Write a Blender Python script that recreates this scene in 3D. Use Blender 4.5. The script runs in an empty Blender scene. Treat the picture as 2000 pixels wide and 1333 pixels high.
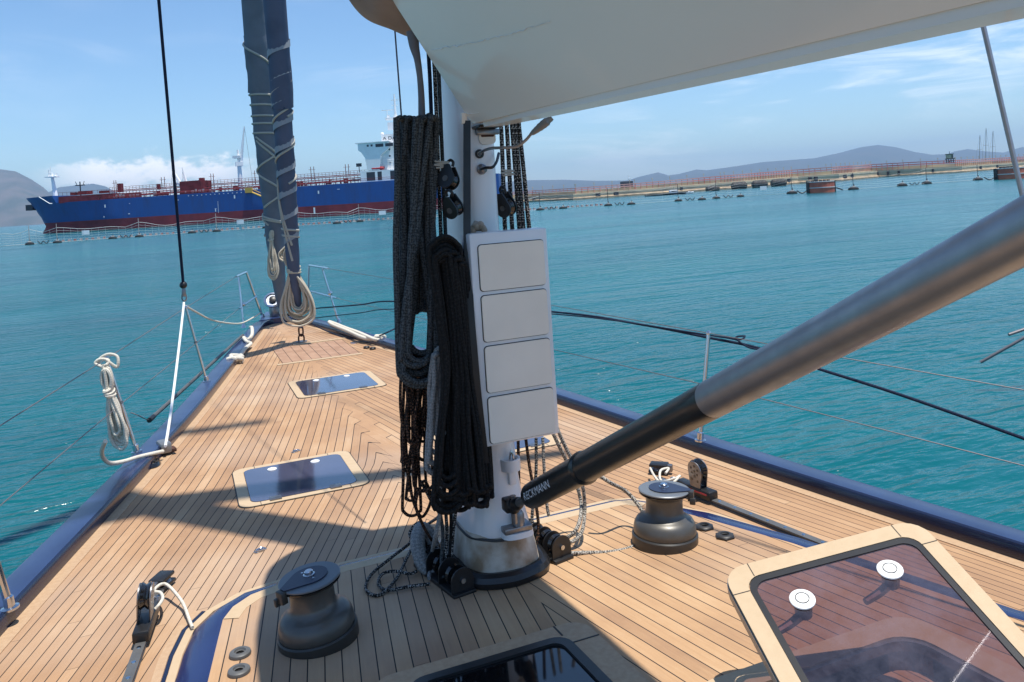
import bpy, bmesh, math, random
from mathutils import Vector, Matrix, noise
random.seed(7)
SC = bpy.context.scene
COL = SC.collection
PI = math.pi
# ------------------------------------------------------------------ camera
F, PX, PY = 1580.0, 1000.0, 379.0
ROLL = math.atan(.064); YAW = math.atan(652/1580.)
fwd = Vector((math.sin(YAW), math.cos(YAW), 0)); r0 = Vector((math.cos(YAW), -math.sin(YAW), 0)); u0 = Vector((0, 0, 1))
RT = r0*math.cos(ROLL) - u0*math.sin(ROLL); UP = r0*math.sin(ROLL) + u0*math.cos(ROLL)
CAM = Vector((-1.18, 0, 1.6))
cd = bpy.data.cameras.new('camera'); cam = bpy.data.objects.new('camera', cd); COL.objects.link(cam)
m3 = Matrix((RT, UP, -fwd)).transposed()
cam.matrix_world = Matrix.Translation(CAM) @ m3.to_4x4()
cd.sensor_width = 36; cd.lens = F/2000*36; cd.shift_y = -(666.5-PY)/2000; cd.clip_start = .05; cd.clip_end = 60000
SC.camera = cam
def ray(x, y): return fwd*F + RT*(x-PX) + UP*(PY-y)
def at(x, y, z=0.):
    d = ray(x, y); return CAM + d*((z-CAM.z)/d.z)
def aty(x, y, Y):
    d = ray(x, y); return CAM + d*((Y-CAM.y)/d.y)
def atd(x, y, D): return CAM + ray(x, y)*(D/F)
# ------------------------------------------------------------------ world, sun, exposure
SUNV = Vector((.129, -.162, 1)).normalized()
sun = bpy.data.lights.new('sun', 'SUN'); sun.energy = 4.6; sun.angle = math.radians(.5); sun.color = (1, .95, .87)
so = bpy.data.objects.new('sun', sun); COL.objects.link(so); so.rotation_euler = SUNV.to_track_quat('Z', 'Y').to_euler()
SC.view_settings.view_transform = 'Standard'; SC.view_settings.look = 'None'; SC.view_settings.gamma = 1; SC.view_settings.exposure = .42
W = bpy.data.worlds.new('World'); SC.world = W; W.use_nodes = True
wn, wl = W.node_tree.nodes, W.node_tree.links
wn.clear()
def nd(nodes, t, **k):
    n = nodes.new(t)
    for a, b in k.items(): setattr(n, a, b)
    return n
def mth(nodes, links, op, a, b=None, c=None, clamp=False):
    n = nodes.new('ShaderNodeMath'); n.operation = op; n.use_clamp = clamp
    for i, v in enumerate((a, b, c)):
        if v is None: continue
        if isinstance(v, (int, float)): n.inputs[i].default_value = v
        else: links.new(v, n.inputs[i])
    return n.outputs[0]
wo = nd(wn, 'ShaderNodeOutputWorld'); bg = nd(wn, 'ShaderNodeBackground'); bg.inputs[1].default_value = .12
sky = nd(wn, 'ShaderNodeTexSky', sky_type='NISHITA', sun_disc=False)
sky.sun_elevation = math.asin(SUNV.z); sky.sun_rotation = math.atan2(SUNV.x, SUNV.y); sky.air_density = 1.; sky.dust_density = .25; sky.ozone_density = 3.; sky.altitude = 0
tc = nd(wn, 'ShaderNodeTexCoord'); sx = nd(wn, 'ShaderNodeSeparateXYZ'); wl.new(tc.outputs['Generated'], sx.inputs[0])
WM = lambda op, a, b=None, c=None, cl=False: mth(wn, wl, op, a, b, c, cl)
az = WM('ARCTAN2', sx.outputs[0], sx.outputs[1]); el = WM('ARCSINE', sx.outputs[2])
def dir_of(px, py):
    d = ray(px, py).normalized(); return math.atan2(d.x, d.y), math.asin(d.z)
def wnoise(sc, sa, se, det=6, rough=.6, off=0., dist=0.):
    c = nd(wn, 'ShaderNodeCombineXYZ'); wl.new(WM('MULTIPLY', az, sa), c.inputs[0]); wl.new(WM('MULTIPLY', el, se), c.inputs[1]); c.inputs[2].default_value = off
    n = nd(wn, 'ShaderNodeTexNoise'); n.inputs['Scale'].default_value = sc; n.inputs['Detail'].default_value = det; n.inputs['Roughness'].default_value = rough; n.inputs['Distortion'].default_value = dist
    wl.new(c.outputs[0], n.inputs['Vector']); return n.outputs[0]
def sstep(v, a, b):
    n = nd(wn, 'ShaderNodeMapRange', interpolation_type='SMOOTHSTEP'); wl.new(v, n.inputs[0]); n.inputs[1].default_value = a; n.inputs[2].default_value = b; return n.outputs[0]
# cumulus bank low over the far shore
a0, e0 = dir_of(100, 350); a1, e1 = dir_of(505, 340); ac, ec = dir_of(280, 345); _, et = dir_of(245, 305)
n1 = wnoise(1, 26, 40, 8, .6, 5.7)
prof = WM('SUBTRACT', 1.1, WM('DIVIDE', WM('ABSOLUTE', WM('SUBTRACT', el, ec)), (et-ec)*1.15))
lump = WM('ADD', prof, WM('MULTIPLY', WM('SUBTRACT', n1, .5), 3.0))
azm = WM('MULTIPLY', sstep(az, a0-.03, a0+.05), sstep(az, a1+.02, a1-.05))
cum = WM('MULTIPLY', sstep(lump, .30, .85), azm)
# thin high streaks
ar, er = dir_of(1380, 225)
n2 = wnoise(1, 5, 26, 8, .62, 8.4, .8); n3 = wnoise(1, 3, 8, 3, .5, 1.7)
rot = WM('SUBTRACT', el, WM('MULTIPLY', WM('SUBTRACT', az, ar), .12))
band = WM('SUBTRACT', 1., WM('DIVIDE', WM('ABSOLUTE', WM('SUBTRACT', rot, er)), .075), cl=True)
cir = WM('MULTIPLY', WM('MULTIPLY', sstep(n2, .47, .75), sstep(az, ar-.35, ar)), WM('MULTIPLY', band, .6))
veil = WM('MULTIPLY', WM('MULTIPLY', sstep(n3, .45, .8), sstep(n2, .4, .7)), .22)
mixv = WM('MAXIMUM', WM('MULTIPLY', cum, .88), WM('MAXIMUM', cir, veil))
mx = nd(wn, 'ShaderNodeMix', data_type='RGBA'); wl.new(mixv, mx.inputs[0]); tn = nd(wn, 'ShaderNodeMix', data_type='RGBA', blend_type='MULTIPLY'); tn.inputs[0].default_value = 1; wl.new(sky.outputs[0], tn.inputs[6]); tn.inputs[7].default_value = (.80, .96, 1.06, 1); wl.new(tn.outputs[2], mx.inputs[6]); mx.inputs[7].default_value = (10.5, 10.2, 10., 1)
wl.new(mx.outputs[2], bg.inputs[0]); wl.new(bg.outputs[0], wo.inputs[0])
# ------------------------------------------------------------------ materials
def mat(name, col, rough=.5, metal=0., coat=0., noise_s=0., noise_a=0., bump=0., bump_s=50., spec=.5, col2=None, cs=3.):
    m = bpy.data.materials.new(name); m.use_nodes = True; n, l = m.node_tree.nodes, m.node_tree.links
    p = n['Principled BSDF']; p.inputs['Base Color'].default_value = (*col, 1); p.inputs['Roughness'].default_value = rough
    p.inputs['Metallic'].default_value = metal; p.inputs['Coat Weight'].default_value = coat; p.inputs['Coat Roughness'].default_value = .06
    p.inputs['Specular IOR Level'].default_value = spec
    t = nd(n, 'ShaderNodeTexCoord')
    if noise_a or col2:
        x = nd(n, 'ShaderNodeTexNoise'); x.inputs['Scale'].default_value = noise_s or cs; x.inputs['Detail'].default_value = 6; l.new(t.outputs['Object'], x.inputs['Vector'])
        r = nd(n, 'ShaderNodeMapRange'); l.new(x.outputs[0], r.inputs[0]); r.inputs[1].default_value = .35; r.inputs[2].default_value = .65
        c = nd(n, 'ShaderNodeMix', data_type='RGBA'); l.new(r.outputs[0], c.inputs[0]); c.inputs[6].default_value = (*col, 1)
        c.inputs[7].default_value = (*(col2 or [v*(1-noise_a) for v in col]), 1); l.new(c.outputs[2], p.inputs['Base Color'])
        rr = nd(n, 'ShaderNodeMapRange'); l.new(x.outputs[0], rr.inputs[0]); rr.inputs[3].default_value = max(rough-.08, .02); rr.inputs[4].default_value = min(rough+.1, 1); l.new(rr.outputs[0], p.inputs['Roughness'])
    if bump:
        x = nd(n, 'ShaderNodeTexNoise'); x.inputs['Scale'].default_value = bump_s; x.inputs['Detail'].default_value = 4; l.new(t.outputs['Object'], x.inputs['Vector'])
        b = nd(n, 'ShaderNodeBump'); b.inputs['Strength'].default_value = bump; b.inputs['Distance'].default_value = .01; l.new(x.outputs[0], b.inputs['Height']); l.new(b.outputs[0], p.inputs['Normal'])
    return m
def rope_mat(name, c1, c2, pitch=.03, thr=.5, strands=8, rough=.85, soft=.1):
    """braided sheath: uv = (turn around, metres along)"""
    m = bpy.data.materials.new(name); m.use_nodes = True; n, l = m.node_tree.nodes, m.node_tree.links; p = n['Principled BSDF']
    p.inputs['Roughness'].default_value = rough; p.inputs['Specular IOR Level'].default_value = .25
    uv = nd(n, 'ShaderNodeUVMap'); s = nd(n, 'ShaderNodeSeparateXYZ'); l.new(uv.outputs[0], s.inputs[0])
    M = lambda op, a, b=None, c=None: mth(n, l, op, a, b, c)
    u = s.outputs[0]; v = M('DIVIDE', s.outputs[1], pitch)
    a = M('SINE', M('MULTIPLY', M('ADD', M('MULTIPLY', u, strands/2), v), 2*PI)); b = M('SINE', M('MULTIPLY', M('SUBTRACT', M('MULTIPLY', u, strands/2), v), 2*PI))
    w = M('MULTIPLY', a, b)
    x = nd(n, 'ShaderNodeTexNoise'); x.inputs['Scale'].default_value = 170; x.inputs['Detail'].default_value = 2
    tcn = nd(n, 'ShaderNodeTexCoord'); l.new(tcn.outputs['Object'], x.inputs['Vector'])
    f = M('ADD', M('MULTIPLY', w, .10), M('MULTIPLY', x.outputs[0], 1.))
    r = nd(n, 'ShaderNodeMapRange'); l.new(f, r.inputs[0]); r.inputs[1].default_value = thr-soft; r.inputs[2].default_value = thr+soft
    c = nd(n, 'ShaderNodeMix', data_type='RGBA'); l.new(r.outputs[0], c.inputs[0]); c.inputs[6].default_value = (*c1, 1); c.inputs[7].default_value = (*c2, 1)
    l.new(c.outputs[2], p.inputs['Base Color'])
    bp = nd(n, 'ShaderNodeBump'); bp.inputs['Strength'].default_value = .3; bp.inputs['Distance'].default_value = .003; l.new(w, bp.inputs['Height']); l.new(bp.outputs[0], p.inputs['Normal'])
    return m
def teak_mat(name, d=.050, base=(.405, .240, .128), hi=(.52, .355, .215), lo=(.31, .18, .10), king=0., caulk=.0042, seglen=4.2):
    m = bpy.data.materials.new(name); m.use_nodes = True; n, l = m.node_tree.nodes, m.node_tree.links; p = n['Principled BSDF']
    M = lambda op, a, b=None, c=None, cl=False: mth(n, l, op, a, b, c, cl)
    uv = nd(n, 'ShaderNodeUVMap'); s = nd(n, 'ShaderNodeSeparateXYZ'); l.new(uv.outputs[0], s.inputs[0])
    tcn = nd(n, 'ShaderNodeTexCoord'); so_ = nd(n, 'ShaderNodeSeparateXYZ'); l.new(tcn.outputs['Object'], so_.inputs[0])
    u, v = s.outputs[0], s.outputs[1]
    q = M('DIVIDE', u, d); idx = M('FLOOR', q); fr = M('FRACT', q)
    dist = M('MULTIPLY', M('MINIMUM', fr, M('SUBTRACT', 1., fr)), d)
    side = M('MULTIPLY', M('SIGN', so_.outputs[0]), 50.)
    wnz = nd(n, 'ShaderNodeTexWhiteNoise', noise_dimensions='1D'); l.new(M('ADD', idx, side), wnz.inputs['W'])
    vv = M('DIVIDE', M('ADD', v, M('MULTIPLY', wnz.outputs[0], 7.)), seglen); seg = M('FLOOR', vv); sf = M('FRACT', vv)
    bd = M('MULTIPLY', M('MINIMUM', sf, M('SUBTRACT', 1., sf)), seglen)
    line = M('MINIMUM', dist, M('ADD', bd, .0012))
    w2 = nd(n, 'ShaderNodeTexWhiteNoise', noise_dimensions='3D'); cc = nd(n, 'ShaderNodeCombineXYZ'); l.new(M('ADD', idx, side), cc.inputs[0]); l.new(seg, cc.inputs[1]); l.new(cc.outputs[0], w2.inputs['Vector'])
    tone = w2.outputs[0]
    if king:
        # king plank: each deck plank is cut square where its centre meets the king plank
        kc = M('ADD', M('ABSOLUTE', so_.outputs[0]), M('MULTIPLY', M('SUBTRACT', fr, .5), d))
        isk = M('LESS_THAN', kc, king)
        edge = M('MULTIPLY', M('ABSOLUTE', M('SUBTRACT', kc, king)), 3.0)
        kl = M('MINIMUM', M('ADD', M('ABSOLUTE', so_.outputs[0]), M('MULTIPLY', M('SUBTRACT', 1., isk), 9.)), 9.)
        line = M('MINIMUM', M('ADD', line, M('MULTIPLY', isk, 9.)), edge)
        tone = M('ADD', M('MULTIPLY', tone, M('SUBTRACT', 1., isk)), M('MULTIPLY', isk, .45))
    ck = nd(n, 'ShaderNodeMapRange'); l.new(line, ck.inputs[0]); ck.inputs[1].default_value = caulk*.42; ck.inputs[2].default_value = caulk*.58
    # grain
    g = nd(n, 'ShaderNodeCombineXYZ'); l.new(M('MULTIPLY', u, 90.), g.inputs[0]); l.new(M('ADD', M('MULTIPLY', v, 4.), M('MULTIPLY', tone, 40.)), g.inputs[1]); l.new(side, g.inputs[2])
    gn = nd(n, 'ShaderNodeTexNoise'); gn.inputs['Scale'].default_value = 1; gn.inputs['Detail'].default_value = 5; gn.inputs['Roughness'].default_value = .65; l.new(g.outputs[0], gn.inputs['Vector'])
    bigc = nd(n, 'ShaderNodeTexNoise'); bigc.inputs['Scale'].default_value = 1.7; bigc.inputs['Detail'].default_value = 5; bigc.inputs['Roughness'].default_value = .6; l.new(tcn.outputs['Object'], bigc.inputs['Vector'])
    t2 = M('ADD', M('ADD', M('MULTIPLY', tone, .40), M('MULTIPLY', gn.outputs[0], .5)), M('MULTIPLY', M('SUBTRACT', bigc.outputs[0], .5), 1.15))
    cr = nd(n, 'ShaderNodeValToRGB'); e = cr.color_ramp.elements; e[0].position = .1; e[0].color = (*lo, 1); e[1].position = .95; e[1].color = (*hi, 1); k = cr.color_ramp.elements.new(.5); k.color = (*base, 1)
    l.new(t2, cr.inputs[0])
    # grey weathering
    wn_ = nd(n, 'ShaderNodeTexNoise'); wn_.inputs['Scale'].default_value = .8; wn_.inputs['Detail'].default_value = 6; mp = nd(n, 'ShaderNodeMapping'); mp.inputs['Location'].default_value = (5, 2, 0); l.new(tcn.outputs['Object'], mp.inputs[0]); l.new(mp.outputs[0], wn_.inputs['Vector'])
    gr = nd(n, 'ShaderNodeMix', data_type='RGBA'); r3 = nd(n, 'ShaderNodeMapRange'); l.new(wn_.outputs[0], r3.inputs[0]); r3.inputs[1].default_value = .48; r3.inputs[2].default_value = .75; r3.inputs[4].default_value = .55
    l.new(r3.outputs[0], gr.inputs[0]); l.new(cr.outputs[0], gr.inputs[6]); gr.inputs[7].default_value = (.42, .34, .27, 1)
    c = nd(n, 'ShaderNodeMix', data_type='RGBA'); l.new(ck.outputs[0], c.inputs[0]); c.inputs[6].default_value = (.018, .016, .015, 1); l.new(gr.outputs[2], c.inputs[7]); l.new(c.outputs[2], p.inputs['Base Color'])
    p.inputs['Roughness'].default_value = .68; p.inputs['Specular IOR Level'].default_value = .3
    b = nd(n, 'ShaderNodeBump'); b.inputs['Strength'].default_value = .4; b.inputs['Distance'].default_value = .0025
    l.new(M('ADD', ck.outputs[0], M('MULTIPLY', gn.outputs[0], .35)), b.inputs['Height']); l.new(b.outputs[0], p.inputs['Normal'])
    return m
M = {}
M['teak'] = teak_mat('teak_deck', king=.055)
M['teak_roof'] = teak_mat('teak_coachroof', d=.058, base=(.445, .272, .143), hi=(.57, .395, .23))
M['teak_trim'] = mat('teak_trim', (.50, .37, .23), .62, col2=(.475, .35, .215), cs=30, bump=.05, bump_s=90)
M['teak_plain'] = mat('teak_margin', (.46, .31, .185), .66, col2=(.41, .265, .155), cs=50, bump=.15, bump_s=160)
M['navy'] = mat('navy_gelcoat', (.010, .018, .085), .25, coat=.25, noise_s=3, noise_a=.25)
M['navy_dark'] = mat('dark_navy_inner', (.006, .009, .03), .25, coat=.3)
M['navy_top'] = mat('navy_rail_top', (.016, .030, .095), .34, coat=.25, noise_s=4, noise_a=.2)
M['black_seal'] = mat('black_seal', (.012, .012, .014), .5)
M['caulk'] = mat('caulk_line', (.02, .018, .017), .6)
M['white_paint'] = mat('white_mast_paint', (.80, .80, .80), .3, coat=.35, noise_s=2.5, noise_a=.08)
M['cream'] = mat('cream_cover', (.88, .80, .68), .55, noise_s=5, noise_a=.06, bump=.03, bump_s=80)
M['boom_paint'] = mat('cream_boom_gloss', (.90, .81, .69), .22, coat=.35, noise_s=.9, noise_a=.06)
M['boom_trim'] = mat('boom_white_strip', (.82, .78, .72), .3, coat=.3)
M['pale_line'] = mat('boom_pale_line', (.82, .80, .76), .5, noise_s=30, noise_a=.2)
M['bag'] = mat('taupe_sail_bag', (.36, .27, .22), .9, noise_s=5, noise_a=.2, bump=.35, bump_s=22, spec=.15)
M['boot'] = mat('mast_boot_cloth', (.58, .53, .45), .8, col2=(.27, .19, .12), cs=9, bump=1., bump_s=9, spec=.2)
M['boot_grey'] = mat('grey_cloth_strip', (.17, .165, .175), .85, noise_s=8, noise_a=.2)
M['rubber'] = mat('black_rubber', (.012, .012, .013), .32, bump=.3, bump_s=25)
M['black'] = mat('black_plastic', (.014, .014, .015), .38, noise_s=12, noise_a=.3)
M['black_gloss'] = mat('black_gloss', (.01, .01, .011), .12, coat=.5)
M['carbon'] = mat('vang_black', (.017, .018, .018), .3, noise_s=8, noise_a=.3)
M['alu'] = mat('brushed_aluminium', (.37, .37, .385), .42, metal=.85, noise_s=18, noise_a=.12)
M['steel'] = mat('polished_steel', (.62, .63, .65), .16, metal=1., noise_s=15, noise_a=.1)
M['steel_dull'] = mat('dull_steel', (.30, .30, .31), .35, metal=.9, noise_s=25, noise_a=.35)
M['bronze'] = mat('grey_bronze_winch', (.105, .10, .09), .42, metal=.45, noise_s=9, noise_a=.15, coat=.15)
M['winch_base'] = mat('winch_base_dark', (.05, .047, .043), .4, metal=.3, noise_s=9, noise_a=.2)
M['winch_top'] = mat('winch_grey_ring', (.16, .175, .19), .45, metal=.3)
M['winch_cap'] = mat('winch_navy_cap', (.018, .024, .05), .4, coat=.1)
M['glass'] = mat('tinted_hatch_glass', (.07, .07, .115), .06, coat=.9, noise_s=2, noise_a=.3)
M['glass_dark'] = mat('dark_tinted_glass', (.006, .006, .007), .05, coat=.6)
M['handle'] = mat('white_handle', (.80, .80, .78), .3)
M['frame_grey'] = mat('grey_hatch_rim', (.22, .225, .23), .35, metal=.5)
M['inner'] = mat('cabin_lining', (.16, .16, .17), .7)
M['sailcover'] = mat('grey_blue_sail_cover', (.155, .175, .215), .8, noise_s=3, noise_a=.25, bump=.7, bump_s=9, spec=.25)
M['sailcover2'] = mat('navy_grey_sail_cover', (.095, .115, .175), .8, noise_s=3, noise_a=.25, bump=.6, bump_s=9, spec=.25)
M['tape'] = mat('pale_sail_tape', (.27, .28, .30), .7)
M['rope_white'] = rope_mat('cream_rope', (.50, .46, .37), (.66, .62, .53), .03, .45, 8)
M['rope_tan'] = rope_mat('tan_rope', (.40, .345, .255), (.56, .49, .38), .03, .45, 8)
M['rope_grey'] = rope_mat('charcoal_rope', (.022, .026, .028), (.085, .095, .10), .022, .50, 8)
M['rope_black'] = rope_mat('black_rope', (.007, .007, .007), (.02, .02, .02), .03, .55, 8)
M['rope_speck'] = rope_mat('speckled_rope', (.012, .012, .012), (.40, .38, .35), .022, .575, 8, soft=.03)
M['rope_salt'] = rope_mat('salt_and_pepper_rope', (.05, .045, .04), (.42, .39, .34), .022, .50, 8, soft=.06)
M['rope_brown'] = rope_mat('brown_flecked_rope', (.012, .009, .008), (.20, .10, .06), .025, .57, 8, soft=.04)
M['rope_lgrey'] = rope_mat('light_grey_rope', (.18, .18, .18), (.30, .30, .29), .025, .5, 8)
M['rope_navy'] = rope_mat('navy_rope', (.008, .014, .035), (.02, .035, .07), .03, .6, 8)
M['lash'] = mat('pale_lashing', (.40, .38, .33), .85)
M['wire'] = mat('lifeline_wire', (.16, .15, .16), .5, metal=.4)
M['rust'] = mat('rusty_steel', (.12, .05, .03), .7, metal=.3, noise_s=30, noise_a=.5)
M['red'] = mat('red_strip', (.45, .03, .04), .4)
M['mark'] = mat('white_lettering', (.75, .75, .75), .5)
# ------------------------------------------------------------------ mesh builder
class MB:
    def __init__(s): s.v = []; s.f = []; s.uv = []; s.hasuv = False
    def add(s, vs, fs, uvs=None):
        o = len(s.v); s.v += [Vector(v) for v in vs]; s.f += [tuple(i+o for i in f) for f in fs]
        if uvs: s.uv += uvs; s.hasuv = True
        else: s.uv += [[(0, 0)]*len(f) for f in fs]
        return s
    def box(s, c, h, M4=None, bev=0.):
        c = Vector(c); hx, hy, hz = h
        if bev <= 0:
            vs = [Vector((x*hx, y*hy, z*hz)) for z in (-1, 1) for y in (-1, 1) for x in (-1, 1)]
            fs = [(0, 2, 3, 1), (4, 5, 7, 6), (0, 1, 5, 4), (2, 6, 7, 3), (0, 4, 6, 2), (1, 3, 7, 5)]
        else:
            b = min(bev, hx*.95, hy*.95, hz*.95); bm = bmesh.new(); bmesh.ops.create_cube(bm, size=2)
            bmesh.ops.scale(bm, vec=(hx, hy, hz), verts=bm.verts); bmesh.ops.bevel(bm, geom=bm.edges[:], offset=b, segments=2, profile=.5, affect='EDGES')
            vs = [v.co.copy() for v in bm.verts]; fs = [tuple(v.index for v in f.verts) for f in bm.faces]; bm.free()
        if M4 is not None: vs = [M4 @ v for v in vs]
        return s.add([v+c for v in vs], fs)
    def lathe(s, prof, c=(0, 0, 0), n=32, axis=None, cap=True):
        """profile [(r, z)]"""
        q = Vector((0, 0, 1)).rotation_difference(Vector(axis).normalized()) if axis is not None else None
        vs = []; fs = []; c = Vector(c)
        for r, z in prof:
            for i in range(n):
                a = 2*PI*i/n; p = Vector((r*math.cos(a), r*math.sin(a), z)); p = q @ p if q else p; vs.append(p+c)
        for k in range(len(prof)-1):
            for i in range(n): j = (i+1) % n; fs.append((k*n+i, k*n+j, (k+1)*n+j, (k+1)*n+i))
        if cap: fs.append(tuple(range(n-1, -1, -1))); fs.append(tuple(range((len(prof)-1)*n, len(prof)*n)))
        return s.add(vs, fs)
    def tube(s, pts, r, n=8, smooth=True, sub=4, cap=True, closed=False):
        pts = [Vector(p) for p in pts]
        rs = r if isinstance(r, (list, tuple)) else [r]*len(pts)
        if smooth and len(pts) > 2:
            P = []; Rr = []; m = len(pts)
            for i in range(m-1 if not closed else m):
                g = (lambda k: pts[k % m]) if closed else (lambda k: pts[max(0, min(m-1, k))])
                p0, p1, p2, p3 = g(i-1), g(i), g(i+1), g(i+2); ra, rb = rs[i % m], rs[(i+1) % m]
                for t in range(sub):
                    t /= sub; P.append(.5*((2*p1)+(p2-p0)*t+(2*p0-5*p1+4*p2-p3)*t*t+(3*p1-p0-3*p2+p3)*t**3)); Rr.append(ra+(rb-ra)*t)
            if not closed: P.append(pts[-1]); Rr.append(rs[-1])
        else: P, Rr = pts, list(rs)
        if closed: P.append(P[0].copy()); Rr.append(Rr[0])
        m = len(P); T = []
        for i in range(m):
            a = P[max(i-1, 0)]; b = P[min(i+1, m-1)]; t = b-a
            T.append(t.normalized() if t.length > 1e-9 else (T[-1] if T else Vector((0, 0, 1))))
        nrm = T[0].orthogonal().normalized(); vs = []; L = 0; Ls = []
        for i in range(m):
            if i:
                q = T[i-1].rotation_difference(T[i]); nrm = q @ nrm; nrm = (nrm - T[i]*nrm.dot(T[i])).normalized(); L += (P[i]-P[i-1]).length
            Ls.append(L); bn = T[i].cross(nrm)
            for k in range(n): a = 2*PI*k/n; vs.append(P[i]+(nrm*math.cos(a)+bn*math.sin(a))*Rr[i])
        fs = []; uvs = []
        for i in range(m-1):
            for k in range(n):
                j = (k+1) % n; fs.append((i*n+k, i*n+j, (i+1)*n+j, (i+1)*n+k)); uvs.append([(k/n, Ls[i]), ((k+1)/n, Ls[i]), ((k+1)/n, Ls[i+1]), (k/n, Ls[i+1])])
        if cap: fs += [tuple(range(n-1, -1, -1)), tuple(range((m-1)*n, m*n))]; uvs += [[(0, 0)]*n, [(0, 0)]*n]
        return s.add(vs, fs, uvs)
    def prism(s, poly, z0, z1, M4=None):
        n = len(poly); vs = [Vector((x, y, z0)) for x, y in poly]+[Vector((x, y, z1)) for x, y in poly]
        if M4 is not None: vs = [M4 @ v for v in vs]
        return s.add(vs, [tuple(range(n-1, -1, -1)), tuple(range(n, 2*n))]+[(i, (i+1) % n, (i+1) % n+n, i+n) for i in range(n)])
    def ring(s, outer, inner, z0, z1, M4=None):
        n = len(outer); vs = [Vector((*p, z)) for z in (z0, z1) for P in (outer, inner) for p in P]
        if M4 is not None: vs = [M4 @ v for v in vs]
        fs = []
        for i in range(n):
            j = (i+1) % n; fs += [(i, j, 2*n+j, 2*n+i), (n+j, n+i, 3*n+i, 3*n+j), (2*n+i, 2*n+j, 3*n+j, 3*n+i), (j, i, n+i, n+j)]
        return s.add(vs, fs)
    def sphere(s, c, r, n=12, sc=(1, 1, 1)):
        vs = []; fs = []; c = Vector(c); m = n//2
        for i in range(m+1):
            th = PI*i/m
            for k in range(n): ph = 2*PI*k/n; vs.append(c+Vector((r*sc[0]*math.sin(th)*math.cos(ph), r*sc[1]*math.sin(th)*math.sin(ph), r*sc[2]*math.cos(th))))
        for i in range(m):
            for k in range(n): j = (k+1) % n; fs.append((i*n+k, (i+1)*n+k, (i+1)*n+j, i*n+j))
        return s.add(vs, fs)
    def split(s, name, m, parent=None, **k):
        p = list(range(len(s.v)))
        def f(a):
            while p[a] != a: p[a] = p[p[a]]; a = p[a]
            return a
        for fc in s.f:
            for q in fc[1:]: p[f(q)] = f(fc[0])
        g = {}
        for i, fc in enumerate(s.f): g.setdefault(f(fc[0]), []).append(i)
        for fl in g.values():
            ids = sorted({q for i in fl for q in s.f[i]}); mp = {q: j for j, q in enumerate(ids)}; b = MB(); b.add([s.v[q] for q in ids], [tuple(mp[q] for q in s.f[i]) for i in fl], [s.uv[i] for i in fl] if s.hasuv else None); b.build(name, m, parent, **k)
    def build(s, name, m, parent=None, origin=None, smooth=35, disp=None):
        me = bpy.data.meshes.new(name); o = bpy.data.objects.new(name, me); COL.objects.link(o)
        org = Vector(origin) if origin is not None else (Vector(parent['org']) if parent is not None and 'org' in parent else Vector((0, 0, 0)))
        me.from_pydata([v-org for v in s.v], [], s.f)
        if s.hasuv:
            uvl = me.uv_layers.new(name='UVMap'); k = 0; flat = []
            for f in s.uv:
                for q in f: flat += [q[0], q[1]]
            uvl.data.foreach_set('uv', flat)
        me.materials.append(m if not isinstance(m, str) else M[m])
        bm = bmesh.new(); bm.from_mesh(me); bmesh.ops.remove_doubles(bm, verts=bm.verts, dist=1e-6)
        if not s.hasuv or True: bmesh.ops.recalc_face_normals(bm, faces=bm.faces)
        bm.to_mesh(me); bm.free()
        if smooth: me.shade_smooth(); me.set_sharp_from_angle(angle=math.radians(smooth))
        if parent is not None: o.parent = parent
        else: o.location = org; 
        return o
def thing(name, label, cat, loc=(0, 0, 0), group=None, rotz=0.):
    o = bpy.data.objects.new(name, None); COL.objects.link(o); o.empty_display_size = .1; o.location = loc; o.rotation_euler = (0, 0, rotz)
    o['label'] = label; o['category'] = cat; o['org'] = list(loc)
    if group: o['group'] = group
    return o
def local_thing(*a, **k): o = thing(*a, **k); o['org'] = [0., 0., 0.]; return o
def tag(o, label, cat, group=None):
    o['label'] = label; o['category'] = cat
    if group: o['group'] = group
    return o
def struct(o): o['kind'] = 'structure'; return o
def kids(o): return [c for c in COL.objects if c.parent == o]
def dup(o, label=None, parent=None):
    c = o.copy(); COL.objects.link(c)
    if parent is not None: c.parent = parent
    if label: c['label'] = label
    for ch in kids(o): dup(ch, parent=c)
    return c
def rrect(x0, x1, y0, y1, r, n=5):
    P = []
    for cx, cy, a in ((x1-r, y1-r, 0), (x0+r, y1-r, 90), (x0+r, y0+r, 180), (x1-r, y0+r, 270)):
        for k in range(n+1): t = math.radians(a+90*k/n); P.append((cx+r*math.cos(t), cy+r*math.sin(t)))
    return P
def lerp_tab(tab, y):
    if y <= tab[0][0]: (a, b), (c, d) = tab[0], tab[1]
    elif y >= tab[-1][0]: (a, b), (c, d) = tab[-2], tab[-1]
    else:
        for i in range(len(tab)-1):
            if tab[i][0] <= y <= tab[i+1][0]: (a, b), (c, d) = tab[i], tab[i+1]; break
    return b+(d-b)*(y-a)/(c-a)
def smooth_tab(tab, y):
    return sum(lerp_tab(tab, y+o)*w for o, w in ((-.6, .15), (-.3, .2), (0, .3), (.3, .2), (.6, .15)))
PT = [(-9, 2.7), (-5, 2.95), (-2, 2.9), (0, 2.72), (2, 2.34), (3.72, 1.925), (4.09, 1.83), (5.28, 1.53), (6.97, 1.13), (9.62, .58), (11, .29), (12.5, .0)]
ST = [(-9, 2.5), (-5, 2.6), (-2, 2.4), (0, 2.2), (2.24, 1.86), (2.9, 1.745), (3.5, 1.64), (4.31, 1.53), (5.58, 1.36), (8.6, .86), (9.44, .68), (10.9, .42), (12.5, .06)]
YB = 11.75
def bowcut(y): return math.sqrt(max(0., 1-max(0, (y-(YB-.3))/.3)**2))
def wp(y): return smooth_tab(PT, y)
def ws(y): return smooth_tab(ST, y)
ZW = -1.6
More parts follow.
